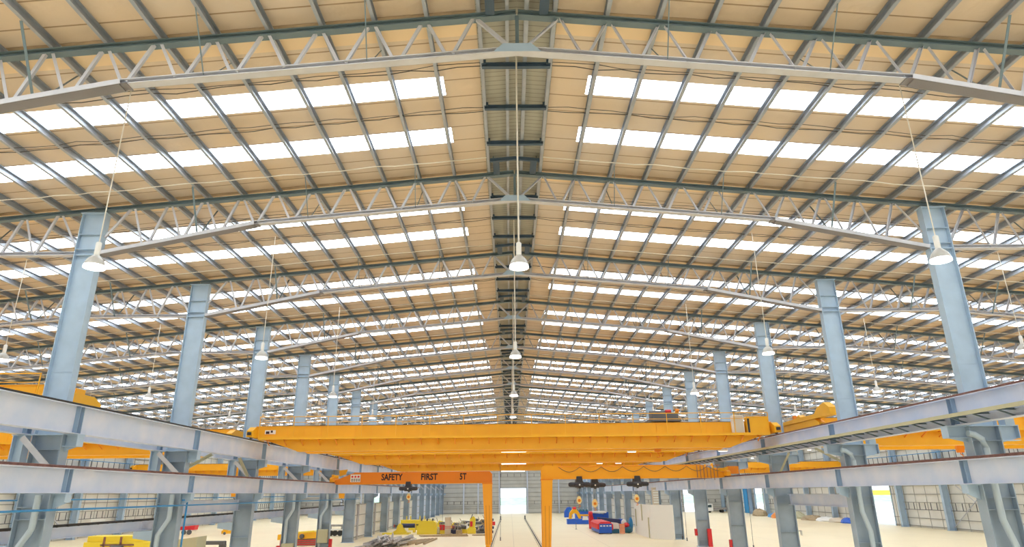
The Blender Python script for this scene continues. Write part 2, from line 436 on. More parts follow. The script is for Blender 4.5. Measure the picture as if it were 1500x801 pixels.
# ------------------------------------------------------------------ pendant lamps
LZ = 12.2
def make_lamp(ztop):
    t = bpy.data.objects.new('pendant_lamp', None); COL.objects.link(t)
    prof = [(0.095, 0.40), (0.10, 0.42), (0.16, 0.36), (0.235, 0.27), (0.28, 0.17), (0.305, 0.06), (0.31, 0.0), (0.295, 0.0), (0.27, 0.16), (0.22, 0.26), (0.15, 0.34), (0.09, 0.385)]
    MB().lathe(prof, n=28).obj('lamp_shade', 'lampshade', t, True)
    MB().lathe([(0.312, -0.005), (0.311, 0.04), (0.302, 0.09), (0.296, 0.09), (0.300, 0.04), (0.302, -0.005)], n=28).obj('lens_ring', 'lit', t, True)  # glow of the translucent shade put in as an emissive rim
    MB().lathe([(0.0, 0.32), (0.14, 0.30), (0.22, 0.2), (0.262, 0.10), (0.262, 0.05), (0.0, 0.035)][::-1], n=24).obj('bulb', 'lit', t, True)
    mb = MB(); mb.lathe([(0.085, 0.40), (0.085, 0.84), (0.06, 0.87), (0.0, 0.87)], n=16); mb.obj('ballast_housing', 'white', t, True)
    return t
rows = [(0.0, 'under the ridge'), (-13.35, 'over the left half of the centre aisle'), (13.35, 'over the right half of the centre aisle'),
        (-26.9, 'in the inner row of the left aisle'), (26.9, 'in the inner row of the right aisle'),
        (-40.4, 'in the middle row of the left aisle'), (40.4, 'in the middle row of the right aisle'),
        (-53.5, 'in the outer row of the left aisle'), (53.5, 'in the outer row of the right aisle')]
first = None
for x, desc in rows:
    cab = MB(); L = zp(abs(x)) - LZ
    cab.tube([(0, 0, 0.86), (0, 0, L + 0.1)], 0.02 if abs(x) > 1 else 0.028, 6)
    cme = cab.mesh('cable', 'cable')
    for n in range(12):
        if abs(x) > 20 and n == 0: continue
        y = 19.5 + 14.42 * n
        if abs(x) > 1: y -= 0.3
        lab = 'bell-shaped pendant lamp %s, %s from the viewer' % (desc, ORD[n] if abs(x) < 20 else ORD[n - 1])
        if first is None:
            o = make_lamp(zp(x)); tag(o, lab, 'lamp', 'bell-shaped pendant lamps'); first = o; o.location = (x, y, LZ)
            base = list(o.children)
        else:
            o = first.copy(); COL.objects.link(o); o.location = (x, y, LZ); o['label'] = lab  # side-row lamps hang unlit; their white look is added as glow
            for ch in base:
                c = ch.copy(); COL.objects.link(c); c.parent = o
        c = link('cable', cme, o)

# ------------------------------------------------------------------ columns
def make_column(s):
    """s = side; local x=0 is the row line |X|=20, positive u points away from the centre aisle"""
    t = bpy.data.objects.new('steel_column', None); COL.objects.link(t)
    def bx(mb, u0, u1, y0, y1, z0, z1): mb.box(s * u0, s * u1, y0, y1, z0, z1)
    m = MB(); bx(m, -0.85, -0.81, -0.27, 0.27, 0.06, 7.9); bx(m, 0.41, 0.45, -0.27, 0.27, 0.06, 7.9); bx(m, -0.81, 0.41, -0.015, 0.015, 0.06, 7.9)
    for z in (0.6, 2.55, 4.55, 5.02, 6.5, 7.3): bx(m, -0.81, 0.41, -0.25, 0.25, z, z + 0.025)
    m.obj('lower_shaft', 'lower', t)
    m = MB(); bx(m, -0.65, -0.615, -0.2, 0.2, 7.94, 18.11); bx(m, 0.415, 0.45, -0.2, 0.2, 7.94, 18.11); bx(m, -0.615, 0.415, -0.014, 0.014, 7.94, 18.11)
    for z in (16.02, 16.3, 17.05, 10.6): bx(m, -0.615, 0.415, -0.18 if z > 12 else -0.03, 0.18 if z > 12 else 0.03, z, z + (0.03 if z > 12 else 0.012))
    m.obj('upper_shaft', 'steel', t)
    m = MB(); bx(m, -0.95, 0.55, -0.36, 0.36, 0, 0.06); m.obj('base_plate', 'steel', t)
    m = MB(); bx(m, -0.72, 0.5, -0.25, 0.25, 18.11, 18.145); m.obj('cap_plate', 'steel', t)
    m = MB(); bx(m, -0.9, 0.5, -0.3, 0.3, 7.9, 7.94); m.obj('shoulder_plate', 'steel', t)
    # lower girder corbel
    m = MB(); m.prism([(s * -0.85, 4.95), (s * -1.42, 5.2), (s * -1.42, 5.52), (s * -0.85, 5.52)], -0.02, 0.02)
    bx(m, -1.45, -0.85, -0.22, 0.22, 5.52, 5.56); bx(m, -1.42, -1.39, -0.2, 0.2, 5.2, 5.52); m.obj('girder_corbel', 'steel', t)
    # upper girder corbel, inner side
    w = 1.45 if s < 0 else 1.75
    m = MB(); m.prism([(s * -0.85, 7.25), (s * -w, 7.45), (s * -w, 7.92), (s * -0.85, 7.92)], -0.02, 0.02)
    bx(m, -w, -w + 0.03, -0.22, 0.22, 7.45, 7.94); bx(m, -w, -0.85, -0.24, 0.24, 7.9, 7.94); bx(m, -w, -0.85, -0.2, 0.2, 7.43, 7.46); m.obj('girder_corbel', 'steel', t)
    # outer side
    if s > 0:
        m = MB(); m.prism([(0.45, 7.2), (1.3, 7.4), (1.3, 7.92), (0.45, 7.92)], -0.02, 0.02)
        bx(m, 1.27, 1.3, -0.22, 0.22, 7.4, 7.94); bx(m, 0.45, 1.3, -0.24, 0.24, 7.9, 7.94); bx(m, 0.45, 1.3, -0.2, 0.2, 7.3, 7.33); bx(m, 0.8, 1.2, -0.2, 0.2, 7.94, 8.31); m.obj('girder_corbel', 'steel', t)
    else:
        m = MB(); bx(m, 0.8, 0.84, -0.2, 0.2, 6.1, 7.9); bx(m, 1.26, 1.3, -0.2, 0.2, 6.1, 7.9); bx(m, 0.84, 1.26, -0.012, 0.012, 6.1, 7.9)
        bx(m, 0.45, 1.35, -0.22, 0.22, 6.06, 6.1); bx(m, 0.45, 1.35, -0.22, 0.22, 7.9, 7.94); m.prism([(-0.45, 5.55), (-1.3, 5.95), (-1.3, 6.06), (-0.45, 6.06)], -0.02, 0.02)
        m.obj('girder_post', 'steel', t)
        m = MB(); m.ell((-0.75, -0.3, 7.8), (0.72, -0.3, 6.45), 0.24, 0.03, up=(0, 1, 0)); m.obj('brace_plate', 'web', t)
        m = MB(); m.prism([(-0.45, 3.05), (-1.5, 3.2), (-1.5, 3.58), (-0.45, 3.58)], -0.25, 0.25); m.obj('beam_corbel', 'steel', t)
    return t
def make_wall_column(s):
    t = bpy.data.objects.new('wall_column', None); COL.objects.link(t)
    m = MB()
    for u in (-0.45, 0.41): m.box(s * u, s * (u + 0.04), -0.25, 0.25, 0.04, 14.4)
    m.box(s * -0.41, s * 0.41, -0.015, 0.015, 0.04, 14.4)
    m.obj('shaft', 'steel', t)
    m = MB(); m.box(s * -0.55, s * 0.55, -0.33, 0.33, 0, 0.04); m.obj('base_plate', 'steel', t)
    m = MB(); m.prism([(s * -0.45, 7.3), (s * -1.25, 7.5), (s * -1.25, 7.94), (s * -0.45, 7.94)], -0.2, 0.2); m.obj('girder_corbel', 'steel', t)
    return t
for s in (-1, 1):
    pc = make_column(s); pw = make_wall_column(s)
    for k in range(-1, 16):
        lab = 'blue-grey steel column with crane corbels in the %s aisle row, %s from the viewer' % (SIDE[s], ORD[k + 1])
        g = 'blue-grey crane columns along the %s of the centre aisle' % SIDE[s]
        if k == -1: pc.location = (20 * s, YK(k), 0); tag(pc, lab, 'column', g)
        else: copy_tree(pc, (20 * s, YK(k), 0), lab)
        lab = 'wall column standing against the %s wall, %s from the viewer' % (SIDE[s], ORD[k + 1])
        g = 'columns against the %s side wall' % SIDE[s]
        if k == -1: pw.location = (59.9 * s, YK(k), 0); tag(pw, lab, 'column', g)
        else: copy_tree(pw, (59.9 * s, YK(k), 0), lab)

# ------------------------------------------------------------------ crane runway girders
def make_girder(name, h, w, railmat, inner=1, raily=True, stf=True):
    """local: y 0..BAY, top of flange at z=h, bottom z=0, inner = +1 if the aisle side is +x"""
    t = bpy.data.objects.new(name, None); COL.objects.link(t)
    m = MB(); m.box(-w / 2, w / 2, 0.01, BAY - 0.01, 0, 0.03); m.box(-w / 2, w / 2, 0.01, BAY - 0.01, h - 0.03, h); m.box(-0.012, 0.012, 0.01, BAY - 0.01, 0.03, h - 0.03)
    m.obj('girder_body', 'girder', t)
    if stf:
        for y in (0.12, BAY - 0.15):
            m = MB(); m.box(-w / 2 + 0.02, w / 2 - 0.02, y, y + 0.03, 0.03, h - 0.03); m.obj('end_stiffener', 'stiff', t)
    if raily:
        m = MB(); m.sweep((0, 0, h + 0.06), (0, BAY, h + 0.06), [(-0.07, -0.06), (0.07, -0.06), (0.07, -0.045), (0.015, -0.035), (0.015, 0.015), (0.04, 0.03), (0.04, 0.06), (-0.04, 0.06), (-0.04, 0.03), (-0.015, 0.015), (-0.015, -0.035), (-0.07, -0.045)])
        for j in range(14): m.box(-0.15, 0.15, 0.4 + j * 0.79, 0.48 + j * 0.79, h, h + 0.03)
        m.obj('crane_rail', railmat, t)
    return t
def run(proto, x, z, ks, labf, cat, group):
    for i, k in enumerate(ks):
        loc = (x, YK(k), z); lab = labf(ORD[i])
        if i == 0: proto.location = loc; tag(proto, lab, cat, group)
        else: copy_tree(proto, loc, lab)
for s in (-1, 1):
    S = SIDE[s]
    run(make_girder('upper_crane_girder', 1.17, 0.44, 'rail' if s < 0 else 'rust'), 18.9 * s, 7.95, range(-1, 10),
        lambda o: 'grey upper crane girder facing the centre aisle on the %s, %s bay from the viewer' % (S, o), 'crane girder', 'upper crane girders on the %s of the centre aisle' % S)
    run(make_girder('lower_crane_girder', 0.98, 0.40, 'rust'), 18.85 * s, 5.57, range(-1, 10),
        lambda o: 'grey lower crane girder facing the centre aisle on the %s, %s bay from the viewer' % (S, o), 'crane girder', 'lower crane girders on the %s of the centre aisle' % S)
    run(make_girder('outer_crane_girder', 1.17 if s < 0 else 0.80, 0.44, 'rail'), 21.0 * s, 7.95 if s < 0 else 8.32, range(-1, 10),
        lambda o: 'crane girder on the far side of the %s column row, %s bay' % (S, o), 'crane girder', 'outer crane girders behind the %s columns' % S)
    run(make_girder('wall_crane_girder', 1.17, 0.44, 'rail', stf=False), 58.9 * s, 7.95, range(-1, 15),
        lambda o: 'crane girder carried along the %s side wall, %s bay' % (S, o), 'crane girder', 'crane girders along the %s side wall' % S)
run(make_girder('low_runway_beam', 0.50, 0.32, 'rail', stf=False), -21.25, 3.6, range(-1, 10),
    lambda o: 'low runway beam behind the left columns at half height, %s bay' % o, 'runway beam', 'low runway beams behind the left columns')
for s in (-1, 1):
    t = thing('portal_beam', (20.15 * s, YK(1) + 0.3, 4.4), 'deep grey portal beam between the third and fourth %s columns' % SIDE[s], 'beam', 'portal beams')
    LB = BAY - 0.6
    m = MB(); m.box(-0.16, 0.16, 0.0, LB, 0, 0.03); m.box(-0.16, 0.16, 0, LB, 0.72, 0.75); m.box(-0.012, 0.012, 0, LB, 0.03, 0.72); m.obj('beam_body', 'girder', t)
    for y in (0.35, LB - 0.35):
        m = MB(); m.box(-0.15, 0.15, y, y + 0.02, 0.03, 0.72); m.obj('end_stiffener', 'girder', t)
    for j, (ya, yb) in enumerate(((YK(1) + 0.3, YK(1) + 3.4), (YK(2) - 0.3, YK(2) - 3.4))):
        m = MB(); m.ell((19.7 * s, ya, 6.75), (19.25 * s, yb, 7.95), 0.16, 0.02)
        tag(m.obj('knee_brace', 'olive'), 'diagonal knee brace rising from the %s %s column to the upper girder' % (('third', 'fourth')[j], SIDE[s]), 'brace', 'knee braces under the upper girders')

# walkway under the right-hand upper girder
proto = None
for i, k in enumerate(range(-1, 10)):
    lab = 'narrow bracketed walkway along the right upper crane girder, %s bay' % ORD[i]
    if proto is None:
        proto = t = thing('crane_walkway', (0, YK(k), 8.25), lab, 'walkway', 'walkways along the right upper crane girder')
        m = MB(); m.box(18.15, 18.86, 0, BAY, 0.04, 0.07); m.obj('deck', 'girder', t)
        m = MB(); m.box(18.12, 18.15, 0, BAY, -0.03, 0.12); m.obj('edge_angle', 'olive', t)
        for j in range(8):
            y = 0.7 + j * 1.38
            m = MB(); m.ell((18.16, y, 0.0), (18.87, y, 0.0), 0.07); m.ell((18.2, y, -0.02), (18.86, y, -0.27), 0.07); m.obj('bracket', 'chord', t)
    else: copy_tree(proto, (0, YK(k), 8.25), lab)

# railings on the wall crane girders and lattice girts low on the side walls
def make_rail(h, top, m1, m2, step=1.38):
    t = bpy.data.objects.new('walkway_railing', None); COL.objects.link(t)
    m = MB(); m.box(-0.04, 0.04, 0, BAY, h - 0.09, h); m.obj('top_rail', m1, t)
    m = MB(); m.box(-0.04, 0.04, 0, BAY, 0, 0.08); m.obj('bottom_rail', m2, t)
    for j in range(8):
        y = 0.2 + j * step
        m = MB(); m.box(-0.035, 0.035, y, y + 0.07, 0.08, h - 0.09); m.obj('post', m2, t)
    return t
for s in (-1, 1):
    S = SIDE[s]
    p = make_rail(1.0, 0, 'pipeblue', 'dark')
    run(p, 59.15 * s, 9.32, range(-1, 15), lambda o: 'railing with dark posts above the %s wall crane girder, %s bay' % (S, o), 'railing', 'railings above the %s wall crane girder' % S)
    p = make_rail(1.1, 0, 'girt', 'dark'); p.name = 'lattice_girt'
    run(p, 60.35 * s, 2.5, [k for k in range(1 if s > 0 else -1, 15) if k not in ((7, 12) if s > 0 else (8,))], lambda o: 'ladder-like lattice girt low on the %s side wall, %s bay' % (S, o), 'girt', 'lattice girts low on the %s wall' % S)

# ------------------------------------------------------------------ floor, ground, walls
m = MB(); m.box(-60.9, 60.9, Y0R - 0.5, Y_FAR + 0.3, -0.3, 0.0); struct(m.obj('floor', 'floor'))
m = MB(); m.box(-400, 400, -160, 900, -0.6, -0.32); struct(m.obj('ground', 'ground'))
m = MB(); hp = []
nx, ny = 60, 10
for j in range(ny + 1):
    for i in range(nx + 1):
        x = -420 + 840 * i / nx; y = 340 + 6 * j
        h = 4.6 * math.sin(math.pi * j / ny * 0.5) * (0.8 + 0.15 * math.sin(i * 0.7 + j) + 0.1 * math.sin(i * 1.9)) - 0.6
        hp.append((x, y, h))
m.add(hp, [(j * (nx + 1) + i, j * (nx + 1) + i + 1, (j + 1) * (nx + 1) + i + 1, (j + 1) * (nx + 1) + i) for j in range(ny) for i in range(nx)])
struct(m.obj('hill', 'hill', smooth=True))

def wall_rects(u0, u1, top, holes):
    """rectangles of a wall with openings (each opening: a, b, height from floor)"""
    out = []; u = u0
    for a, b, z0, z1 in sorted(holes):
        out.append((u, a, 0, None)); out.append((a, b, z1, None))
        if z0 > 0: out.append((a, b, 0, z0))
        u = b
    out.append((u, u1, 0, None)); return out
FAR_HOLES = [(-40.2, -36.4, 0, 6.2), (-3.1, 4.2, 0, 6.78), (48.9, 52.5, 0, 6.4)]
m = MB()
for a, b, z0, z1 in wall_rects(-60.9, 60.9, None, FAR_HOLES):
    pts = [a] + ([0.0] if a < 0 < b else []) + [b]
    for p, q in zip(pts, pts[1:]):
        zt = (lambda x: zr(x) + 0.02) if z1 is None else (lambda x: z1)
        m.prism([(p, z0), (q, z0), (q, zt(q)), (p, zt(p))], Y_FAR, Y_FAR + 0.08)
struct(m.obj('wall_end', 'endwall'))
m = MB(); m.prism([(-60.75, 0), (60.75, 0), (60.75, zr(60.75)), (0, zr(0)), (-60.75, zr(60.75))], Y0R - 0.1, Y0R); struct(m.obj('wall_front', 'wall'))
SIDE_HOLES = {1: [(109.2, 116.2, 0, 6.0), (164.7, 170.0, 0, 6.4)], -1: [(118.5, 124.0, 0, 5.0)]}
for s in (-1, 1):
    m = MB()
    for a, b, z0, z1 in wall_rects(Y0R, Y_FAR + 0.08, None, SIDE_HOLES[s]):
        m.box(60.65 * s, 60.75 * s, a, b, z0, z1 or zr(60.65))
    struct(m.obj('wall_' + SIDE[s], 'wall'))
nt_ = 0
def trim(mb, mt='girt'):
    global nt_
    nt_ += 1
    return struct(mb.obj('trim_%d' % nt_, mt))
def clear_runs(u0, u1, z, holes):
    u = u0; out = []
    for a, b, z0, z1 in sorted(holes):
        if z0 <= z <= z1: out.append((u, a)); u = b
    out.append((u, u1)); return out
for s in (-1, 1):
    for z in (0.25, 1.35, 4.7, 5.9, 7.2, 8.5, 11.2, 12.6, 13.8):
        m = MB()
        for a, b in clear_runs(Y0R, Y_FAR, z, SIDE_HOLES[s]): m.box(60.5 * s, 60.64 * s, a, b, z - 0.05, z + 0.05)
        trim(m)
    m = MB(); y = Y0R
    while y < Y_FAR:
        if not any(a - 0.1 <= y <= b + 0.1 for a, b, _, _ in SIDE_HOLES[s]): m.box(60.6 * s, 60.64 * s, y, y + 0.05, 0, 14.3)
        y += BAY / 4
    trim(m)
for z in (0.3, 1.4, 1.95, 2.5, 3.35, 4.5, 5.6, 6.95, 7.9, 8.9, 9.85, 10.8, 12.0, 13.3, 14.4):
    m = MB()
    for a, b in clear_runs(-60.4, 60.4, z, FAR_HOLES): m.box(a, b, Y_FAR - 0.16, Y_FAR - 0.01, z - 0.06, z + 0.06)
    trim(m)
for zb_, zt_ in ((2.5, 3.35), (9.85, 10.8)):
    m = MB(); x = -60
    while x < 60:
        if not any(a - 0.2 < x < b + 0.2 and zb_ < z1 for a, b, _, z1 in FAR_HOLES): m.box(x, x + 0.12, Y_FAR - 0.14, Y_FAR - 0.05, zb_, zt_)
        x += 1.9
    trim(m, 'dark')
i = 0
for x in [-54, -48, -42.5, -34, -27, -13.5, -9.4, -3.4, 4.6, 13.5, 27, 34, 41, 48, 53.2]:
    m = MB(); m.ibeam((x, Y_FAR - 0.35, 0), (x, Y_FAR - 0.35, zc(x) - 0.3), 0.3, 0.3, 0.02, 0.02)
    place = {-3.4: 'left jamb of the bright end door', 4.6: 'right jamb of the bright end door'}.get(x)
    tag(m.obj('wind_post', 'girder'), 'slim post on the end wall, %s' % (place or '%s counting from the left corner' % ORD[i]), 'post', 'wind posts on the end wall'); i += 1
# door frames
for j, (a, b, z0, z1) in enumerate(FAR_HOLES):
    m = MB()
    for x in (a - 0.12, b): m.box(x, x + 0.12, Y_FAR - 0.12, Y_FAR + 0.1, 0, z1)
    m.box(a - 0.12, b + 0.12, Y_FAR - 0.12, Y_FAR + 0.1, z1, z1 + 0.16)
    struct(m.obj('door_%d' % (j + 1), 'steel'))
n = 4
for s in (-1, 1):
    for a, b, z0, z1 in SIDE_HOLES[s]:
        m = MB()
        for y in (a - 0.12, b): m.box(60.5 * s, 60.8 * s, y, y + 0.12, 0, z1)
        m.box(60.5 * s, 60.8 * s, a - 0.12, b + 0.12, z1, z1 + 0.14)
        struct(m.obj('door_%d' % n, 'steel')); n += 1
# cross bracing on the side walls
for s in (-1, 1):
    for ya, yb, q in ((YK(5), YK(6), 'rising toward the viewer'), (YK(6), YK(5), 'falling toward the viewer')):
        m = MB(); xb_ = 60.05 if q[0] == 'r' else 60.25; m.ell((xb_ * s, ya, 0.4), (xb_ * s, yb, 7.4), 0.14, 0.015)
        tag(m.obj('wall_brace', 'web'), 'long diagonal brace on the %s side wall, %s' % (SIDE[s], q), 'brace', 'wall cross braces')

# partition walls between the far columns
for s in (-1, 1):
    for i, k in enumerate(range(5, 15)):
        if s > 0 and k < 7: continue
        h = 4.25 if k < 10 else 9.6
        t = thing('partition_panel', (20 * s, YK(k) + 0.35, 0), '%s sheeted partition between columns %s and %s of the %s row' % ('low' if k < 10 else 'full-height', ORD[k + 1], ORD[k + 2], SIDE[s]), 'partition', 'sheeted partitions in the %s column row' % SIDE[s])
        m = MB(); m.box(0.1 * s, 0.14 * s, 0, BAY - 0.7, 0, h); m.obj('sheet', 'wall' if k < 10 else 'girder', t)
        for z in [0.3 + 1.3 * j for j in range(int(h / 1.3) + 1)]:
            if z < h:
                m = MB(); m.box(-0.02 * s, 0.1 * s, 0, BAY - 0.7, z, z + 0.08); m.obj('girt_rail', 'girt', t)
        m = MB()
        m.ibeam((-0.04 * s, BAY / 2 - 0.35, 0), (-0.04 * s, BAY / 2 - 0.35, h), 0.2, 0.25); m.obj('mid_post', 'web', t)

# ------------------------------------------------------------------ pipes
for nm, x, z, lab, mt, r in (('air_pipe', -18.98, 4.92, 'bright blue air pipe running along the left columns below the lower girder', 'pipeblue', 0.045),
                     ('thin_air_pipe', -21.75, 5.3, 'second thinner blue pipe behind the left column row', 'pipeblue', 0.035)):
    m = MB(); m.tube([(x, YK(-1) - 3, z), (x, YK(5) + 1, z)], r, 10)
    for k in range(-1, 6): m.box(x - 0.02, x + 0.02 - (0.2 if x > -20 else -0.2), YK(k) - 0.03, YK(k) + 0.03, z - 0.03, z + 0.03)
    tag(m.obj(nm, mt, smooth=True), lab, 'pipe')
t = thing('air_drop_pipe', (-19.0, YK(1) + 0.34, 0.9), 'vertical blue air drop pipe on the third left column', 'pipe')
m = MB(); m.tube([(0, 0, 0), (0, 0, 4.9)], 0.05, 10); m.tube([(0, 0, 4.3), (0.0, -0.6, 4.3)], 0.04, 8); m.obj('pipe', 'pipeblue', t, True)
m = MB(); m.box(-0.08, 0.08, -0.08, 0.08, -0.15, 0.1); m.tube([(-0.2, 0, 0.02), (0.2, 0, 0.02)], 0.03); m.obj('valve', 'dark', t)
def downpipe(s, k, full, z1):
    # local u outward
    Y = YK(k) - 0.33
    if full: pts = [(-1.0, 7.6), (-0.75, 7.55), (-0.45, 7.35), (-0.38, 7.0), (-0.38, 4.2), (-0.1, 3.2), (-0.1, 0.15)]
    else: pts = [(-0.42, 5.5), (-0.42, 4.2), (0.08, 3.35), (0.08, 0.15)]
    m = MB(); m.tube([(s * (20 + u), Y, z) for u, z in pts], 0.13, 12)
    o = m.obj('downpipe', 'pipe', smooth=True)
    tag(o, 'grey bent rainwater downpipe on the %s %s column' % (ORD[k + 1], SIDE[s]), 'downpipe', 'rainwater downpipes on the columns')
downpipe(1, 0, True, 0); downpipe(1, 1, True, 0)
for k in (0, 1, 3, 4): downpipe(-1, k, False, 0)
for k, z0, z1 in ((3, 0, 1.45), (4, 0.75, 2.05)):
    t = thing('column_cabinet', (-19.75, YK(k) - 0.45, 0), 'pale olive box fixed to the foot of the %s left column' % ORD[k + 1], 'cabinet', 'olive boxes on the left columns')
    m = MB(); m.box(-0.5, 0.5, -0.2, 0.17, z0, z1); m.obj('body', 'olive', t, bevel=0.02)
    m = MB(); m.box(-0.42, 0.42, -0.22, -0.2, z0 + 0.08, z1 - 0.08); m.obj('door', 'olive', t)
for x, y, z0, z1, w_, lab in ((20.28, 72.05, 0.0, 1.72, 0.2, 'tall red fire hose cabinet on the fifth right column'), (19.02, 72.5, 1.05, 1.7, 0.12, 'small red box on the inner face of the fifth right column'),
                         (19.02, 61.4, 0.55, 1.35, 0.1, 'red fire extinguisher on the inner face of the fourth right column'), (-20.62, 61.3, 0.0, 1.25, 0.16, 'red hose cabinet on the outer side of the fourth left column'),
                         (-18.98, 72.4, 0.1, 1.1, 0.14, 'red hose cabinet on the inner face of the fifth left column')):
    t = thing('hose_cabinet', (x, y, z0), lab, 'cabinet', 'red fire cabinets on the columns')
    m = MB(); m.box(-w_, w_, -0.2, 0.15, 0.0, z1 - z0); m.obj('body', 'red', t, bevel=0.02)
    m = MB(); m.box(-w_ + 0.03, w_ - 0.03, -0.22, -0.2, 0.06, z1 - z0 - 0.06); m.obj('door', 'red', t)
    m = MB(); m.box(w_ - 0.07, w_ - 0.04, -0.25, -0.22, 0.3, 0.42); m.obj('handle', 'dark', t)

# floor rails of the two semi-gantries
for x, ln in ((-2.45, 'left'), (2.9, 'right')):
    m = MB(); m.sweep((x, 36, 0.03), (x, 150 if x < 0 else 152, 0.03), [(-0.07, -0.03), (0.07, -0.03), (0.04, 0.06), (-0.04, 0.06)])
    m.box(x - 0.22, x - 0.2, 36, 150, 0, 0.03); m.box(x + 0.2, x + 0.22, 36, 150, 0, 0.03)
    tag(m.obj('floor_rail', 'rail'), 'long dark gantry rail in the floor of the centre aisle, %s of the two' % ln, 'rail', 'gantry rails in the floor')
    t = thing('rail_buffer', (x, 150 if x < 0 else 152, 0), 'small dark buffer stop ending the %s floor rail' % ln, 'buffer', 'buffer stops on the floor rails')
    m = MB(); m.box(-0.2, 0.2, 0, 0.5, 0, 0.08); m.box(-0.12, 0.12, 0.2, 0.36, 0.08, 0.75); m.obj('stand', 'dark', t)
    m = MB(); m.lathe([(0.1, -0.15), (0.1, 0.1)], (0, 0.1, 0.6), 12, 'y'); m.obj('pad', 'black', t)

# ------------------------------------------------------------------ overhead travelling cranes
def overhead_crane(x0, x1, y, zrail, label, group, posts=True, ztop=10.15, zbot=8.42, depth=3.1, rails=True, open_end=None, hooks=()):
    """two box girders from x0 to x1 carried by end carriages on rails at x0 and x1"""
    cx = (x0 + x1) / 2; hw = (x1 - x0) / 2
    t = thing('overhead_crane', (cx, y, zrail), label, 'overhead crane', group)
    zb, zt = zbot - zrail, ztop - zrail
    for gy, lbl in ((0, 0), (depth - 0.7, 1)):
        m = MB(); m.prism([(-hw + 0.1, zt), (-hw + 0.1, 0.14), (-hw + 0.45, 0.10), (-hw + 3.2, zb), (hw - 3.2, zb), (hw - 0.45, 0.10), (hw - 0.1, 0.14), (hw - 0.1, zt)], gy, gy + 0.7)
        for z in (zb, ): m.box(-hw + 3.2, hw - 3.2, gy - 0.05, gy + 0.75, z - 0.03, z)
        m.box(-hw + 0.1, hw - 0.1, gy - 0.05, gy + 0.75, zt, zt + 0.03)
        g = m.obj('bridge_girder', 'yellow', t)
        xx = -hw + 1.2; mm = MB()
        while xx < hw - 1:
            mm.box(xx, xx + 0.02, gy - 0.012, gy, zb + 0.9, zt); xx += 1.22
        mm.obj('stiffener_seam', 'amber', g)
        m = MB(); m.box(-hw + 0.4, hw - 0.4, gy + 0.3, gy + 0.4, zt + 0.03, zt + 0.1); m.obj('trolley_rail', 'rail', g)
    for q in (-1, 1):
        m = MB(); xc = q * (hw - 0.05)
        m.prism([(-1.0, 0.1), (depth + 1.0, 0.1), (depth + 1.0, 0.55), (depth + 0.4, 0.85), (-0.4, 0.85), (-1.0, 0.55)], xc - 0.22, xc + 0.22, 'yz')
        c = m.obj('end_carriage', 'yellow', t)
        for yy in (-0.65, depth + 0.65):
            m = MB(); m.lathe([(0.0, -0.06), (0.2, -0.06), (0.2, 0.06), (0.0, 0.06)], (xc - q * 0.0, yy, 0.2), 16, 'x'); m.obj('wheel', 'dark', c)
            m = MB(); m.box(xc - 0.12, xc + 0.12, yy + (-0.5 if yy < 0 else 0.3), yy + (-0.3 if yy < 0 else 0.5), 0.25, 0.45); m.obj('buffer', 'black', c)
    # walkway ledge on the near side
    zw = 9.22 - zrail
    m = MB(); m.box(-hw + 0.6, hw - 0.6, -0.75, -0.012, zw, zw + 0.04); m.box(-hw + 0.6, hw - 0.6, -0.78, -0.75, zw - 0.04, zw + 0.14)
    g = m.obj('walkway', 'yellow', t)
    xx = -hw + 1.2; i = 0
    while xx < hw - 1.2:
        m = MB(); m.ell((xx, -0.72, zw - 0.02), (xx, -0.02, zw - 0.02), 0.07); m.ell((xx, -0.7, zw - 0.03), (xx, -0.02, zw - 0.4), 0.06); m.obj('bracket', 'orange', g); xx += 1.22
    if rails:
        m = MB(); m.tube([(-hw + 0.6, -0.76, zw + 1.55), (hw - 0.6, -0.76, zw + 1.55)], 0.03, 6); m.obj('handrail', 'yellow', t)
        m = MB(); m.tube([(-hw + 0.6, -0.76, zw + 1.15), (hw - 0.6, -0.76, zw + 1.15)], 0.02, 6); m.obj('mid_rail', 'yellow', t)
        xx = -hw + 0.6
        while xx < hw:
            m = MB(); m.box(xx, xx + 0.045, -0.785, -0.74, zw, zw + 1.55); m.obj('rail_post', 'yellow', t); xx += 1.22 * 2
    # crab trolley
    return t
c1 = overhead_crane(-18.9, 18.9, 48.3, 9.24, 'nearest yellow overhead crane across the centre aisle, with a handrail', 'overhead cranes across the centre aisle')
overhead_crane(-18.9, 18.9, 68.6, 9.24, 'middle yellow overhead crane across the centre aisle', 'overhead cranes across the centre aisle')
overhead_crane(-18.9, 18.9, 92.2, 9.24, 'farthest yellow overhead crane across the centre aisle', 'overhead cranes across the centre aisle')
# fittings of the nearest crane
def crab(x, y, label):
    t = thing('crane_trolley', (x, y, 10.28), label, 'crane trolley')
    m = MB(); m.box(-1.1, 1.1, 0.1, 2.9, 0.0, 0.25); m.box(-1.0, 0.9, 0.2, 1.3, 0.25, 0.62); m.obj('frame', 'dark', t, bevel=0.03)
    m = MB(); m.lathe([(0.0, -0.8), (0.38, -0.8), (0.38, 0.8), (0.0, 0.8)], (0.0, 2.0, 0.62), 18, 'x'); m.obj('rope_drum', 'dark', t, True)
    m = MB(); m.lathe([(0.0, -0.2), (0.14, -0.2), (0.14, 0.2), (0.0, 0.22)], (0.3, 0.7, 0.78), 14, 'x'); m.obj('hoist_motor', 'red', t, True)
    m = MB(); m.lathe([(0.0, -0.12), (0.16, -0.12), (0.16, 0.14), (0.0, 0.14)], (1.0, 0.9, 0.85), 12, 'x'); m.obj('travel_motor', 'orange', t, True)
crab(11.2, 48.3, 'dark hoist trolley with a red motor sitting on the nearest crane')
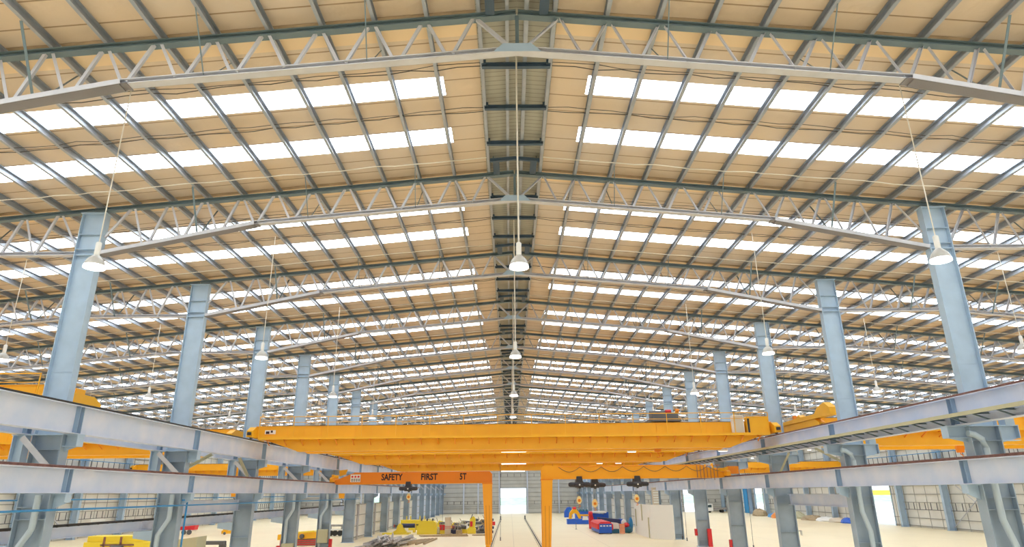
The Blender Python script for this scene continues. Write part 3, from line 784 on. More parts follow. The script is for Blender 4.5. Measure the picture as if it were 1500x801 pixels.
def hookblock(x, y, z, label, group=None, mt='orange', rope=1.2, big=1.0):
    t = thing('hook_block', (x, y, z), label, 'hook block', group)
    m = MB(); m.prism([(-0.22 * big, 0.35 * big), (-0.28 * big, 0.75 * big), (-0.14 * big, 1.0 * big), (0.14 * big, 1.0 * big), (0.28 * big, 0.75 * big), (0.22 * big, 0.35 * big)], -0.12 * big, 0.12 * big); m.obj('sheave_case', mt, t, bevel=0.02)
    pts = [(0.0, 0, 0.36 * big), (0.0, 0, 0.22 * big)] + [(0.14 * big * math.sin(a), 0, 0.1 * big + 0.12 * big * math.cos(a)) for a in [R(v) for v in range(10, 260, 25)]]
    m = MB(); m.tube(pts, 0.035 * big, 8); m.obj('hook', 'dark' if mt != 'orange' else 'orange', t, True)
    for q in (-0.12, 0.12):
        m = MB(); m.tube([(q * big, 0, 1.0 * big), (q * big, 0, 1.0 * big + rope)], 0.012, 5); m.obj('hoist_rope', 'wire', t)
    return t
hookblock(10.7, 49.9, 7.85, 'small orange hook block hanging below the nearest overhead crane', rope=1.3)
for y, z, w, xc, lab in ((51.45, 8.50, 1.95, -0.04, 'nearest'), (71.75, 8.44, 2.65, 0.07, 'middle'), (95.35, 8.42, 3.35, 0.1, 'farthest')):
    t = thing('crane_work_light', (xc, y, z - 0.02), 'white strip light under the %s overhead crane, above the bright end door' % lab, 'strip light', 'strip lights under the cranes')
    m = MB(); m.box(-w / 2, w / 2, -0.12, 0.16, -0.02, 0.02); m.obj('housing', 'white', t)
    m = MB(); m.box(-w / 2 + 0.03, w / 2 - 0.03, -0.1, 0.1, -0.1, -0.02); m.obj('tube', 'tube', t)
for x, y, lab in ((9.0, 51.4, 'nearest'), (16.0, 51.4, 'nearest'), (11.2, 71.7, 'middle'), (9.2, 71.7, 'middle')):
    t = thing('flood_light', (x, y - 0.1, 8.3), 'small white floodlight under the %s crane, toward the %s' % (lab, 'right runway' if x > 10.5 else 'aisle middle'), 'floodlight', 'small floodlights under the cranes')
    m = MB(); m.box(-0.35, 0.35, -0.12, 0.12, 0, 0.14); m.obj('housing', 'white', t, bevel=0.02)
    m = MB(); m.box(-0.3, 0.3, -0.1, 0.1, -0.02, 0); m.obj('lens', 'tube', t)
# crane plates and cabinet on the nearest crane
t = thing('rating_plate', (-18.0, 48.27, 9.62), 'small black and white plate on the left end of the nearest crane', 'plate')
m = MB(); m.box(-0.12, 0.65, -0.01, 0.01, 0, 0.28); m.obj('board', 'white', t)
m = MB(); m.box(-0.05, 0.2, -0.02, -0.01, 0.02, 0.2); m.box(0.3, 0.45, -0.02, -0.01, 0.1, 0.26); m.obj('printed_mark', 'text', t)
t = thing('electric_cabinet', (16.15, 47.9, 9.26), 'pale grey electric cabinet at the right end of the nearest crane', 'cabinet')
m = MB(); m.box(-0.35, 0.45, -0.2, 0.25, 0, 1.35); m.obj('body', 'white', t, bevel=0.02)
m = MB(); m.box(-0.3, 0.4, -0.22, -0.2, 0.05, 1.3); m.obj('door', 'beige', t)
t = thing('control_box', (17.7, 47.9, 9.26), 'yellow control housing beside the pale cabinet on the nearest crane', 'control box')
m = MB(); m.box(-0.9, 0.7, -0.2, 0.25, 0, 1.25); m.obj('body', 'yellow', t, bevel=0.02)
m = MB(); m.box(-0.85, -0.7, -0.22, -0.2, 0.1, 1.1); m.obj('slot', 'black', t)
# cranes of the side aisles
overhead_crane(21.05, 58.9, 46.2, 9.24, 'yellow overhead crane spanning the right aisle behind the columns', 'overhead cranes in the right aisle', depth=5.2, zbot=8.3, rails=False)
overhead_crane(21.05, 58.9, 118.0, 9.24, 'distant yellow overhead crane spanning the right aisle', 'overhead cranes in the right aisle', rails=False)
overhead_crane(-58.9, -21.05, 30.2, 9.24, 'nearest yellow overhead crane in the left aisle, beside the nearest visible column', 'overhead cranes in the left aisle', depth=1.8, ztop=10.35)
overhead_crane(-58.9, -21.05, 50.2, 9.24, 'yellow overhead crane in the left aisle, second from the viewer', 'overhead cranes in the left aisle', depth=4.6, rails=False)
overhead_crane(-58.9, -21.05, 105.5, 9.24, 'distant yellow overhead crane in the left aisle, third from the viewer', 'overhead cranes in the left aisle', rails=False)
for x, y, z, s in ((21.05, 44.6, 10.1, 1),):
    t = thing('carriage_motor', (x, y, z), 'stepped yellow drive housing on the end of the right aisle crane', 'drive housing')
    m = MB(); m.prism([(-1.3, 0.0), (8.3, 0.0), (8.3, 0.2), (7.6, 0.25), (4.0, 0.3), (3.6, 0.5), (3.2, 0.3), (1.0, 0.3), (0.4, 0.7), (-0.6, 0.9), (-1.3, 0.5)], -0.25, 0.25, 'yz'); m.obj('cover', 'yellow', t)
    m = MB(); m.box(-0.2, 0.2, 4.4, 4.7, 0.3, 0.55); m.obj('limit_switch', 'orange', t)
hookblock(32.7, 49.0, 7.55, 'orange hook block hanging on four ropes from the right aisle crane', rope=0.6, mt='orange', big=1.0)
hookblock(-24.55, 60.0, 5.0, 'amber hook block hanging in the left aisle behind the fourth column', rope=3.0, mt='amber', big=0.9)
hookblock(-26.9, 108, 4.3, 'big amber hook block hanging in the left aisle behind the sixth column', rope=4.0, mt='amber', big=1.7)

# ------------------------------------------------------------------ semi-gantry cranes
def text_mesh(body, size, depth=0.01, bold=0.0, xs=1.0):
    cu = bpy.data.curves.new('lettering', 'FONT'); cu.body = body; cu.size = size; cu.extrude = depth; cu.offset = bold
    cu.align_x = 'LEFT'; cu.resolution_u = 3
    ob = bpy.data.objects.new('lettering_source', cu); COL.objects.link(ob)
    dg = bpy.context.evaluated_depsgraph_get(); dg.update()
    me = bpy.data.meshes.new_from_object(ob.evaluated_get(dg))
    xsv = [v.co.x for v in me.vertices]; x0, x1 = min(xsv), max(xsv)
    for v in me.vertices:
        x, y, z = v.co; v.co = ((x - x0) * xs, -z, y)
    bpy.data.objects.remove(ob); bpy.data.curves.remove(cu)
    me.materials.clear(); me.materials.append(M['text'])
    for p in me.polygons: p.material_index = 0
    return me, (x1 - x0) * xs
def semi_gantry(s, y, xleg, zb, zt, bmat, label, ztaper):
    """s=-1: beam reaches from the leg to the left lower girder"""
    xe = 18.85 * s
    t = thing('semi_gantry_crane', (xleg, y, 0), label, 'gantry crane', 'semi-gantry cranes in the centre aisle')
    X = lambda x: x - xleg
    inner = X(xleg - s * 0.38)
    m = MB()
    poly = [(inner, zb), (X(xe - s * 0.1), zb), (X(xe - s * 0.1), zb + 0.35), (X(xe - s * 2.2), zt), (inner + s * 0.25, zt), (inner, zt - 0.25)]
    m.prism(poly, -0.3, 0.3); m.obj('box_girder', bmat, t)
    m = MB(); m.box(inner, X(xe - s * 0.3), -0.36, 0.36, zb - 0.05, zb); m.obj('bottom_flange', 'amber', t)
    # legs, splayed along the hall, one edge upright and one tapering
    for q in (-1, 1):
        m = MB(); a0, a1 = inner, X(xleg + s * 0.62)
        b0, b1 = X(xleg - s * 0.34), X(xleg + s * 0.24)
        y0, y1 = 0.3 * q, 1.7 * q; w0, w1 = 0.28, 0.2; zb_ = 0.55
        m.add([(a0, y0 - w0, zb - 0.05), (a1, y0 - w0, zb - 0.05), (a1, y0 + w0, zb - 0.05), (a0, y0 + w0, zb - 0.05),
               (b0, y1 - w1, zb_), (b1, y1 - w1, zb_), (b1, y1 + w1, zb_), (b0, y1 + w1, zb_)],
              [(0, 1, 2, 3), (7, 6, 5, 4), (0, 4, 5, 1), (1, 5, 6, 2), (2, 6, 7, 3), (3, 7, 4, 0)])
        g = m.obj('leg', 'amber', t)
        m = MB(); m.box(min(a0, a1) - 0.04, max(a0, a1) + 0.04, y0 - w0 - 0.03, y0 + w0 + 0.03, zb - 0.12, zb - 0.04); m.obj('leg_flange', 'orange', g)
        m = MB(); xa, xb = (a0 + a1) / 2, (b0 + b1) / 2
        for u in (-0.13, 0.13):
            m.bar((xa + u * 1.5, y0 - w0 - 0.004, zb - 0.15), (xb + u, y1 - w1 - 0.004, 0.6), 0.03, 0.012, up=(0, 1, 0))
        m.obj('leg_seam', 'seam', g)
    m = MB(); m.prism([(-2.2, 0.2), (2.2, 0.2), (2.2, 0.45), (1.9, 0.6), (-1.9, 0.6), (-2.2, 0.45)], -0.2, 0.2, 'yz'); c = m.obj('floor_carriage', 'amber', t)
    for yy in (-1.9, 1.9):
        m = MB(); m.lathe([(0, -0.05), (0.17, -0.05), (0.17, 0.05), (0, 0.05)], (0.0, yy, 0.26), 14, 'x'); m.obj('wheel', 'dark', c)
    zr_ = 6.66
    m = MB(); m.prism([(-1.3, zr_ + 0.02), (1.3, zr_ + 0.02), (1.3, zr_ + 0.35), (1.0, zr_ + 0.5), (-1.0, zr_ + 0.5), (-1.3, zr_ + 0.35)], X(xe) - 0.15, X(xe) + 0.15, 'yz'); m.obj('end_carriage', 'amber', t)
    m = MB(); m.box(X(xe) - 0.12, X(xe) + 0.12, -0.75, -0.35, zr_ + 0.3, zr_ + 0.75); m.lathe([(0, -0.3), (0.15, -0.3), (0.15, 0.25), (0, 0.25)], (X(xe - s * 0.3), -0.55, zr_ + 0.55), 12, 'x'); m.obj('drive_motor', 'yellow', t)
    return t, X
gl, X = semi_gantry(-1, 71.6, -2.6, 6.47, 7.62, 'orange', 'orange semi-gantry crane reading SAFETY FIRST 5T, on the left of the aisle', 0)
for body, xa, xb in (('SAFETY', -13.85, -11.62), ('FIRST', -9.68, -7.95), ('5T', -5.62, -4.92)):
    me, w = text_mesh(body, 0.88, 0.008, 0.026)
    for v in me.vertices: v.co.x *= (xb - xa) / w
    o = link('lettering', me, gl, (X(xa), -0.31, 6.83))
m = MB(); m.box(X(-17.1), X(-16.05), -0.33, -0.3, 6.66, 7.42); sg = m.obj('sign_plate', 'white', gl)
m = MB()
for cx in (-16.9, -16.58, -16.26):
    m.prism([(X(cx) - 0.14, 7.18), (X(cx), 7.08), (X(cx) + 0.14, 7.18), (X(cx), 7.32)], -0.34, -0.33)
m.obj('emblem', 'red', sg)
m = MB()
for j in range(2):
    for i in range(4): m.box(X(-17.0) + i * 0.24, X(-17.0) + i * 0.24 + 0.18, -0.34, -0.33, 6.74 + j * 0.15, 6.83 + j * 0.15)
m.obj('emblem_characters', 'dark', sg)
m = MB(); m.prism([(X(-18.3), 7.25), (X(-17.7), 7.45), (X(-17.5), 7.95), (X(-18.4), 7.85)], -0.1, 0.1); m.obj('cable_bracket', 'yellow', gl)
gr, X2 = semi_gantry(1, 60.5, 2.8, 6.58, 7.68, 'amber', 'amber semi-gantry crane with wavy festoon cable, on the right of the aisle', 0)
pts = []
x = 4.0
while x < 18.3:
    for j in range(9):
        u = j / 8; pts.append((X2(x + 1.9 * u), -0.36, 7.55 - 0.42 * math.sin(math.pi * u)))
    x += 1.9
m = MB(); m.tube(pts, 0.02, 5); m.obj('festoon_cable', 'wire', gr)
m = MB(); m.tube([(X2(3.9), -0.38, 7.6), (X2(18.4), -0.38, 7.6)], 0.025, 6); m.obj('festoon_track', 'orange', gr)
for i in range(7):
    m = MB(); m.box(X2(16.3 + i * 0.3), X2(16.3 + i * 0.3) + 0.04, -0.42, -0.36, 6.55 - 0.1 * (i % 3), 7.6); m.obj('hanging_cable', 'rust', gr)
m = MB(); m.tube([(X2(20.2), -0.3, 7.55), (X2(20.3), -0.5, 5.0), (X2(20.35), -0.6, 2.2)], 0.03, 6)
m = MB(); m.box(X2(19.0), X2(20.0), -0.5, -0.2, 6.85, 7.5); m.obj('drive_box', 'orange', gr)

def chain_hoist(x, y, z, zhook, label):
    """black low-headroom hoist under a gantry flange; z = flange underside"""
    t = thing('chain_hoist', (x, y, z - 0.62), label, 'hoist', 'black hoists on the semi-gantries')
    m = MB(); m.prism([(-0.32, 0.30), (-0.42, 0.05), (0.42, 0.05), (0.32, 0.30), (0.24, 0.86), (-0.24, 0.86)], -0.45, 0.5); m.obj('trolley_frame', 'black', t, bevel=0.03)
    m = MB(); m.lathe([(0.0, -0.98), (0.14, -0.95), (0.2, -0.8), (0.2, -0.4), (0.26, -0.38), (0.26, 0.35), (0.2, 0.4), (0.19, 0.85), (0.12, 0.98), (0.0, 1.0)], (0, -0.25, 0.16), 18, 'x'); m.obj('motor', 'black', t, True)
    m = MB(); m.lathe([(0.07, -0.56), (0.07, -0.52)], (0, 0, 0.14), 12, 'y'); m.obj('indicator', 'white', t)
    m = MB(); m.lathe([(0.0, -0.2), (0.12, -0.15), (0.14, 0.05)], (0.05, 0, 0), 12); m.obj('rope_guide', 'black', t)
    return t
chain_hoist(-11.0, 71.6, 6.42, 5, 'black hoist under the lettered orange gantry beam')
chain_hoist(5.8, 60.5, 6.53, 5, 'black hoist on the amber gantry, nearest its leg')
chain_hoist(7.4, 62.3, 6.5, 5, 'black hoist on the amber gantry, second from its leg')
chain_hoist(10.95, 60.5, 6.53, 5, 'black hoist on the amber gantry, farthest from its leg')
for x, y, z, r, lab, rot in ((-10.95, 71.6, 4.6, 0.35, 'tilted yellow hook block under the lettered gantry', 0.5), (5.75, 60.5, 4.2, 0.35, 'yellow hook block under the amber gantry, nearest the leg', 0),
                        (7.35, 62.3, 3.85, 0.8, 'yellow hook block hanging lowest under the amber gantry', 0), (10.85, 60.5, 4.3, 0.4, 'yellow hook block under the amber gantry, nearest the white partition', 0)):
    t = thing('hook_pulley', (x, y, z + 0.1), lab, 'hook block', 'yellow hook blocks under the semi-gantries')
    K = 0.72 if r < 0.5 else 0.8
    m = MB(); m.prism([(u * K, v * K) for u, v in [(-0.1, 0.2), (-0.3, 0.45), (-0.3, 0.75), (-0.12, 1.1), (0.12, 1.1), (0.3, 0.75), (0.3, 0.45), (0.1, 0.2)]], -0.12, 0.12); m.obj('side_plate', 'paleyellow', t, bevel=0.02)
    m = MB(); m.lathe([(0.13, -0.15), (0.13, 0.15)], (0, 0, 0.6 * K), 16, 'y'); m.obj('sheave', 'orange', t)
    ptsh = [(0.0, 0, 0.22 * K), (0.0, 0, 0.1 * K)] + [(0.12 * K * math.sin(a), 0, -0.02 + 0.1 * K * math.cos(a)) for a in [R(v) for v in range(10, 260, 25)]]
    m = MB(); m.tube(ptsh, 0.028, 8); m.obj('hook', 'orange', t, True)
    for q in (-0.08, 0.08):
        m = MB(); m.tube([(q, 0, 1.06 * K), (q * 0.6, 0, 6.0 - z - 0.1)], 0.014, 5); m.obj('hoist_rope', 'cable' if r > 0.5 else 'wire', t)

# hanging control pendants
for x, y, z0, z1, lab in ((-1.35, 70.0, 0.9, 8.3, 'long thin pendant control cable hanging beside the left gantry leg'), (21.2, 62.0, 0.5, 7.2, 'long dark cable hanging beside the right columns'),
                          (18.2, 75.0, 0.5, 5.5, 'thin cable dangling before the white partition, nearer the partition'), (18.9, 76.0, 0.3, 5.5, 'thin cable dangling before the white partition, farther from it'), (-8.6, 84, 1.3, 6.5, 'thin cable hanging above the red chest')):
    t = thing('pendant_control', (x, y, z0), lab, 'pendant control', 'hanging pendant controls')
    m = MB(); m.tube([(0, 0, 0.3), (0.03, 0, (z1 - z0) * 0.5), (0, 0, z1 - z0)], 0.018, 6); m.obj('cable', 'wire', t)
    m = MB(); m.box(-0.05, 0.05, -0.05, 0.05, 0, 0.34); m.obj('handset', 'dark', t, bevel=0.01)

# ------------------------------------------------------------------ machines and goods on the floor
def part(name, mt, parent, fn, **kw):
    m = MB(); fn(m); return m.obj(name, mt, parent, **kw)
def drum(m, c, r, l, axis='x', n=18): m.lathe([(0.0, -l / 2), (r * 0.94, -l / 2), (r, -l / 2 + 0.03), (r, l / 2 - 0.03), (r * 0.94, l / 2), (0.0, l / 2)], c, n, axis)

# centre aisle, left cluster
t = thing('decoiler', (-16.3, 100.0, 0), 'yellow decoiler with a black drum on a flat yellow base plate', 'machine')
part('base_plate', 'myellow', t, lambda m: m.box(-2.3, 1.5, -1.0, 1.4, 0, 0.18))
part('pedestal', 'myellow', t, lambda m: m.prism([(-1.1, 0.18), (1.15, 0.18), (0.6, 0.75), (0.5, 1.25), (0.0, 1.45), (-0.3, 1.1), (-0.4, 0.6)], -0.3, 0.5), bevel=0.03)
part('drum', 'navy', t, lambda m: drum(m, (1.2, 0.0, 1.12), 0.3, 2.0), smooth=True)
part('handwheel', 'red', t, lambda m: drum(m, (-0.75, 0, 1.1), 0.22, 0.08))
part('drum_shaft', 'dark', t, lambda m: m.tube([(-0.8, 0, 1.1), (0.2, 0, 1.12)], 0.12))
t = thing('yellow_press', (-12.2, 99.2, 0), 'blocky yellow straightening press beside the decoiler', 'machine')
part('frame', 'myellow', t, lambda m: (m.box(-1.4, 1.4, -0.5, 1.6, 0, 0.8), m.prism([(-1.3, 0.8), (1.35, 0.8), (1.2, 1.55), (0.8, 1.8), (-1.0, 1.8), (-1.25, 1.5)], -0.3, 1.4)), bevel=0.04)
part('roll_housing', 'myellow', t, lambda m: m.box(-1.5, 1.5, -0.55, -0.5, 0.7, 0.85))
part('side_guard', 'olive', t, lambda m: m.box(1.4, 1.75, -0.2, 1.0, 0.1, 0.9))
part('rollers', 'dark', t, lambda m: [drum(m, (x, -0.35, 1.95), 0.12, 0.3, 'z') for x in (-0.8, 0, 0.8)])
t = thing('yellow_table', (-14.2, 104.5, 0), 'long yellow roller table with small posts behind the decoiler', 'machine')
part('bed', 'myellow', t, lambda m: (m.box(-2.6, 1.4, -0.6, 0.8, 1.15, 1.75)), bevel=0.04)
for x in (-2.3, -0.6, 1.1): part('leg', 'myellow', t, lambda m, x=x: m.box(x - 0.15, x + 0.15, -0.5, 0.7, 0, 1.15))
for x in (-1.8, -1.2, 0.2, 0.9): part('guide_post', 'myellow', t, lambda m, x=x: m.box(x - 0.06, x + 0.06, -0.1, 0.1, 1.75, 2.3))
t = thing('tool_chest', (-10.1, 99.8, 0), 'open red tool chest beside the yellow press', 'chest')
part('stand', 'myellow', t, lambda m: m.box(-0.5, 0.6, -0.3, 0.5, 0, 0.5))
part('tray', 'red', t, lambda m: m.prism([(-0.45, 1.2), (-0.3, 0.5), (0.45, 0.5), (0.55, 1.2)], -0.35, 0.5))
part('coiled_hose', 'hill', t, lambda m: m.lathe([(0.15, 0), (0.25, 0.05), (0.28, 0.12), (0.2, 0.2), (0.1, 0.1)], (0.1, 0, 1.15), 14), smooth=True)
t = thing('tall_cabinet', (-9.25, 99.0, 0), 'tall beige electric cabinet standing among the machines', 'cabinet')
part('body', 'beige', t, lambda m: m.box(-0.42, 0.42, -0.3, 0.4, 0, 2.25), bevel=0.02)
part('door', 'beige', t, lambda m: m.box(-0.38, 0.38, -0.33, -0.3, 0.1, 2.15))
part('cross_strap', 'red', t, lambda m: (m.box(-0.43, 1.0, -0.35, -0.33, 1.0, 1.06), m.box(-0.43, 1.0, -0.35, -0.33, 0.8, 0.85)))
t = thing('yellow_drill', (-5.9, 99.5, 0), 'upright yellow machine with a red front panel', 'machine')
part('base', 'myellow', t, lambda m: m.box(-0.55, 0.6, -0.4, 0.6, 0, 0.75), bevel=0.03)
part('column', 'myellow', t, lambda m: m.prism([(-0.35, 0.75), (0.5, 0.75), (0.55, 2.0), (0.3, 2.35), (-0.2, 2.1)], -0.3, 0.5), bevel=0.03)
part('front_panel', 'red', t, lambda m: m.box(-0.2, 0.15, -0.34, -0.3, 0.95, 1.65))
part('lever', 'dark', t, lambda m: m.tube([(-0.1, -0.3, 2.0), (0.15, -0.35, 2.6)], 0.05))
# smaller machines in the clutter, each different
rnd = random.Random(5)
clut = [(-8.0, 99.8, 'navy', 'small gear motor with a dark blue housing right of the beige cabinet'), (-7.3, 101.0, 'myellow', 'squat yellow pump unit beside the upright yellow machine'),
        (-7.6, 98.4, 'timber', 'crate-like brown block on the floor before the blue motor'), (-4.6, 100.2, 'dark', 'dark gearbox between the upright yellow machine and the gantry leg'),
        (-3.9, 102.0, 'bar', 'grey valve block near the left gantry leg'), (-3.4, 100.0, 'navy', 'navy motor nearest the left gantry leg'),
        (-11.6, 112.0, 'myellow', 'yellow machine frame behind the straightening press'), (-9.6, 116.0, 'myellow', 'yellow machine with a flat top behind the beige cabinet'),
        (-13.8, 117.0, 'navy', 'purple-blue drive unit beyond the yellow table'), (-6.9, 112.0, 'white', 'white stacked unit beyond the upright yellow machine'),
        (-8.2, 121.0, 'olive', 'olive machine bed far down the aisle on the left'), (-4.9, 118.0, 'timber', 'brown packing case far down the aisle near the left rail')]
names = {'navy': 'dark blue', 'myellow': 'yellow', 'timber': 'brown', 'white': 'white', 'bar': 'grey', 'red': 'red', 'dark': 'black', 'olive': 'olive'}
spots = ['nearest the beige cabinet', 'behind the blue motor', 'in the row behind the yellow drill', 'beside the left floor rail, nearest', 'beyond the grey valve block', 'behind the red tool chest', 'past the yellow table',
         'at the far edge of the machine cluster', 'beside the left floor rail, second', 'far down the aisle by the low partitions', 'in the last row of goods', 'beside the left floor rail, farthest', 'behind the white stacked unit', 'near the left columns beyond the press']
for (x, y), mt, sp_ in zip([(-8.6, 101.5), (-8.0, 103.0), (-5.6, 104.0), (-3.6, 104.5), (-4.4, 108.0), (-10.6, 105.0), (-12.6, 108.5), (-9.0, 127.0), (-4.2, 112.5), (-14.8, 124.0), (-7.0, 133.0), (-4.4, 125.0), (-6.2, 117.0), (-15.6, 111.0)],
                          ['navy', 'myellow', 'bar', 'dark', 'timber', 'myellow', 'navy', 'white', 'navy', 'myellow', 'bar', 'red', 'olive', 'myellow'], spots):
    clut.append((x, y, mt, 'small %s machine part %s' % (names[mt], sp_)))
for x, y, mt, lab in clut:
    t = thing('small_machine', (x, y, 0), lab, 'machine', None)
    w, d, h = rnd.uniform(0.4, 0.75), rnd.uniform(0.4, 0.8), rnd.uniform(0.6, 1.1)
    if y > 110: w *= 1.8; h *= 1.2
    part('base', mt, t, lambda m: m.box(-w, w, -d, d, 0, h * 0.5), bevel=0.03)
    part('housing', mt if y > 110 else 'bar', t, lambda m: m.prism([(-w * 0.8, h * 0.5), (w * 0.7, h * 0.5), (w * 0.5, h), (-w * 0.3, h * 1.15)], -d * 0.6, d * 0.6), bevel=0.02)
    part('motor', 'dark', t, lambda m: drum(m, (w * 0.3, -d * 0.7, h * 0.8), 0.2, w), smooth=True)
    part('hand_crank', 'timber', t, lambda m: m.tube([(-w * 0.5, -d * 0.5, h), (-w * 0.7, -d * 0.6, h * 1.5)], 0.05))
# timber battens
bat = [(-9.6, 94.5, 6.2, 0.02, 'long timber batten lying square across the floor before the machines'), (-9.2, 93.3, 6.4, 0.0, 'lowest long batten lying parallel to the first, nearer the viewer'),
       (-6.8, 95.5, 1.6, 1.0, 'short dark batten lying askew before the yellow drill'), (-4.6, 95.0, 2.0, 0.4, 'brown plank near the left gantry leg'), (-4.2, 94.3, 2.2, -0.1, 'flat brown plank below the tilted one near the left gantry leg'),
       (-8.5, 96.6, 3.0, 0.12, 'thin batten lying close in front of the beige cabinet')]
for x, y, l, rz, lab in bat:
    m = MB(); m.box(-l / 2, l / 2, -0.09, 0.09, 0, 0.14); o = m.obj('timber_batten', 'timber', loc=(x, y, 0)); o.rotation_euler = (0, 0, rz); tag(o, lab, 'batten', 'timber battens on the floor')
for i in range(5):
    m = MB(); m.box(-0.11, 0.11, -4.5, 4.5, 0, 0.18); o = m.obj('timber_batten', 'timber', loc=(-9.9 - 0.62 * i, 83.5 - i * 0.4, 0)); o.rotation_euler = (0, 0, -0.05 - 0.05 * i)
    tag(o, 'timber beam lying lengthwise beside the steel bar heap, %s from the heap' % ORD[4 - i], 'timber beam', 'timber beams beside the bar heap')
# heap of steel bars
rnd = random.Random(3)
for i in range(46):
    lay = i // 16; c = i % 16
    x = -16.0 + c * 0.24 + lay * 0.42 + rnd.uniform(-0.15, 0.15); y = 77.6 + rnd.uniform(-1.6, 2.2); z = 0.1 + lay * 0.24 + 0.10 * (c % 3)
    L = rnd.uniform(1.6, 3.0)
    m = MB()
    if i % 3 == 0: m.ibeam((0, -L, 0), (0, L, 0), 0.2, 0.18, 0.03, 0.03)
    elif i % 3 == 1: m.tube([(0, -L, 0), (0, L, 0)], 0.08, 10)
    else: m.ell((0, -L, 0), (0, L, 0), 0.2, 0.03)
    up = rnd.uniform(0.0, 0.10) if lay else 0.0
    o = m.obj('steel_bar', 'barlight' if i % 4 else 'bar', loc=(x, y, z + L * up)); o.rotation_euler = (up, rnd.uniform(-0.6, 0.6), rnd.uniform(-0.45, 0.3))
    tag(o, 'grey steel section in the loose heap on the floor left of the aisle', 'steel bar', 'steel bars in the heap')

# centre aisle, right cluster
t = thing('roll_former', (12.4, 95.3, 0), 'red and blue roll forming machine nearest in the right cluster', 'machine')
part('base', 'blue', t, lambda m: m.box(-0.55, 1.2, 0, 9.0, 0.1, 0.68), bevel=0.03)
part('hood', 'red', t, lambda m: m.prism([(-0.75, 0.6), (-0.68, 1.25), (-0.3, 1.55), (1.0, 1.55), (1.4, 1.2), (1.4, 0.5), (1.25, 0.5), (1.2, 1.15), (-0.5, 1.2), (-0.55, 0.6)], 0.05, 9.0))
part('front_panel', 'blue', t, lambda m: m.box(-0.5, 1.2, -0.02, 0.05, 0.68, 1.3))
part('front_marks', 'white', t, lambda m: [m.box(-0.4 + i * 0.42, -0.12 + i * 0.42, -0.04, -0.02, 0.95, 1.1) for i in range(4)])
for x in (-0.5, 1.1): part('foot', 'dark', t, lambda m, x=x: m.box(x - 0.1, x + 0.1, 0.2, 0.5, 0, 0.1))
for i in range(6): part('hood_rib', 'red', t, lambda m, i=i: m.box(-0.78, -0.68, 0.4 + 1.45 * i, 0.52 + 1.45 * i, 0.6, 1.28))
t = thing('pallet_load', (14.2, 97.0, 0), 'cream load on a teal base beside the red and blue machine', 'pallet load')
part('base', 'teal', t, lambda m: m.box(-0.5, 0.6, -0.5, 1.0, 0, 0.55), bevel=0.02)
part('load', 'white', t, lambda m: m.prism([(-0.45, 0.55), (0.5, 0.55), (0.55, 1.3), (-0.3, 1.4)], -0.4, 0.9), bevel=0.05)
t = thing('salmon_drum', (15.1, 95.8, 0), 'salmon pink drum standing between the cream load and bags', 'drum')
part('barrel', 'pink', t, lambda m: m.lathe([(0.0, 0.0), (0.36, 0.0), (0.38, 0.04), (0.36, 0.1), (0.36, 0.4), (0.385, 0.43), (0.36, 0.46), (0.36, 0.8), (0.385, 0.83), (0.36, 0.86), (0.36, 1.18), (0.38, 1.22), (0.34, 1.22), (0.0, 1.2)], (0, 0, 0), 24), smooth=True)
part('lid_ring', 'orange', t, lambda m: m.lathe([(0.36, 1.16), (0.4, 1.18), (0.4, 1.22), (0.36, 1.24)], (0, 0, 0), 24))
def lumpy(m, c, rx, ry, rz, seed, n=10):
    rr = random.Random(seed); vs = []
    for i in range(n + 1):
        ph = math.pi * i / n
        for j in range(n * 2):
            a = math.pi * j / n; k = 1 + rr.uniform(-0.12, 0.12)
            vs.append((c[0] + rx * k * math.sin(ph) * math.cos(a), c[1] + ry * k * math.sin(ph) * math.sin(a), max(0.0, c[2] + rz * k * math.cos(ph))))
    w = n * 2
    m.add(vs, [(i * w + j, i * w + (j + 1) % w, (i + 1) * w + (j + 1) % w, (i + 1) * w + j) for i in range(n) for j in range(w)])
for x, y, z, rx, rz, mt, lab in ((16.0, 97.0, 0.42, 0.7, 0.45, 'teal', 'dark teal tarpaulin bundle beside the salmon drum'), (15.9, 97.2, 1.0, 0.45, 0.35, 'red', 'red sack lying on the teal bundle'),
                             (15.7, 97.8, 1.35, 0.35, 0.42, 'white', 'white sack behind the red one on the teal bundle'), (16.75, 98.3, 1.0, 0.3, 0.95, 'pipeblue', 'pale blue upright bundle leaning toward the white partition')):
    m = MB(); lumpy(m, (0, 0, z), rx, 0.6, rz, int(x * 10)); tag(m.obj('sack_bundle', mt, smooth=True, loc=(x, y, 0)), lab, 'bundle')
t = thing('feed_hopper', (15.2, 107.5, 0), 'long navy machine bed behind the cream load', 'machine')
part('trough', 'navy', t, lambda m: m.prism([(-1.9, 1.75), (2.0, 1.35), (2.0, 0.75), (-1.9, 1.1)], -0.4, 1.2), bevel=0.03)
part('end_block', 'blue', t, lambda m: m.box(1.5, 2.2, -0.5, 1.3, 0, 1.45))
for x in (-1.6, 0.2): part('leg', 'navy', t, lambda m, x=x: m.box(x - 0.12, x + 0.12, -0.3, 1.1, 0, 1.3))
t = thing('blue_machine', (13.6, 110.0, 0), 'tall bright blue machine with a pale top behind the red hood', 'machine')
part('body', 'blue', t, lambda m: m.prism([(-0.7, 0), (0.9, 0), (1.0, 2.1), (-0.9, 2.3)], -0.6, 1.5), bevel=0.05)
part('top_tray', 'white', t, lambda m: m.box(-0.9, 1.3, -0.7, 1.6, 2.3, 2.55))
part('side_box', 'blue', t, lambda m: m.box(1.0, 1.7, -0.3, 1.0, 1.5, 2.4))
t = thing('red_post', (12.4, 109.0, 0), 'upright red drive post between the blue machine and yellow frame', 'machine')
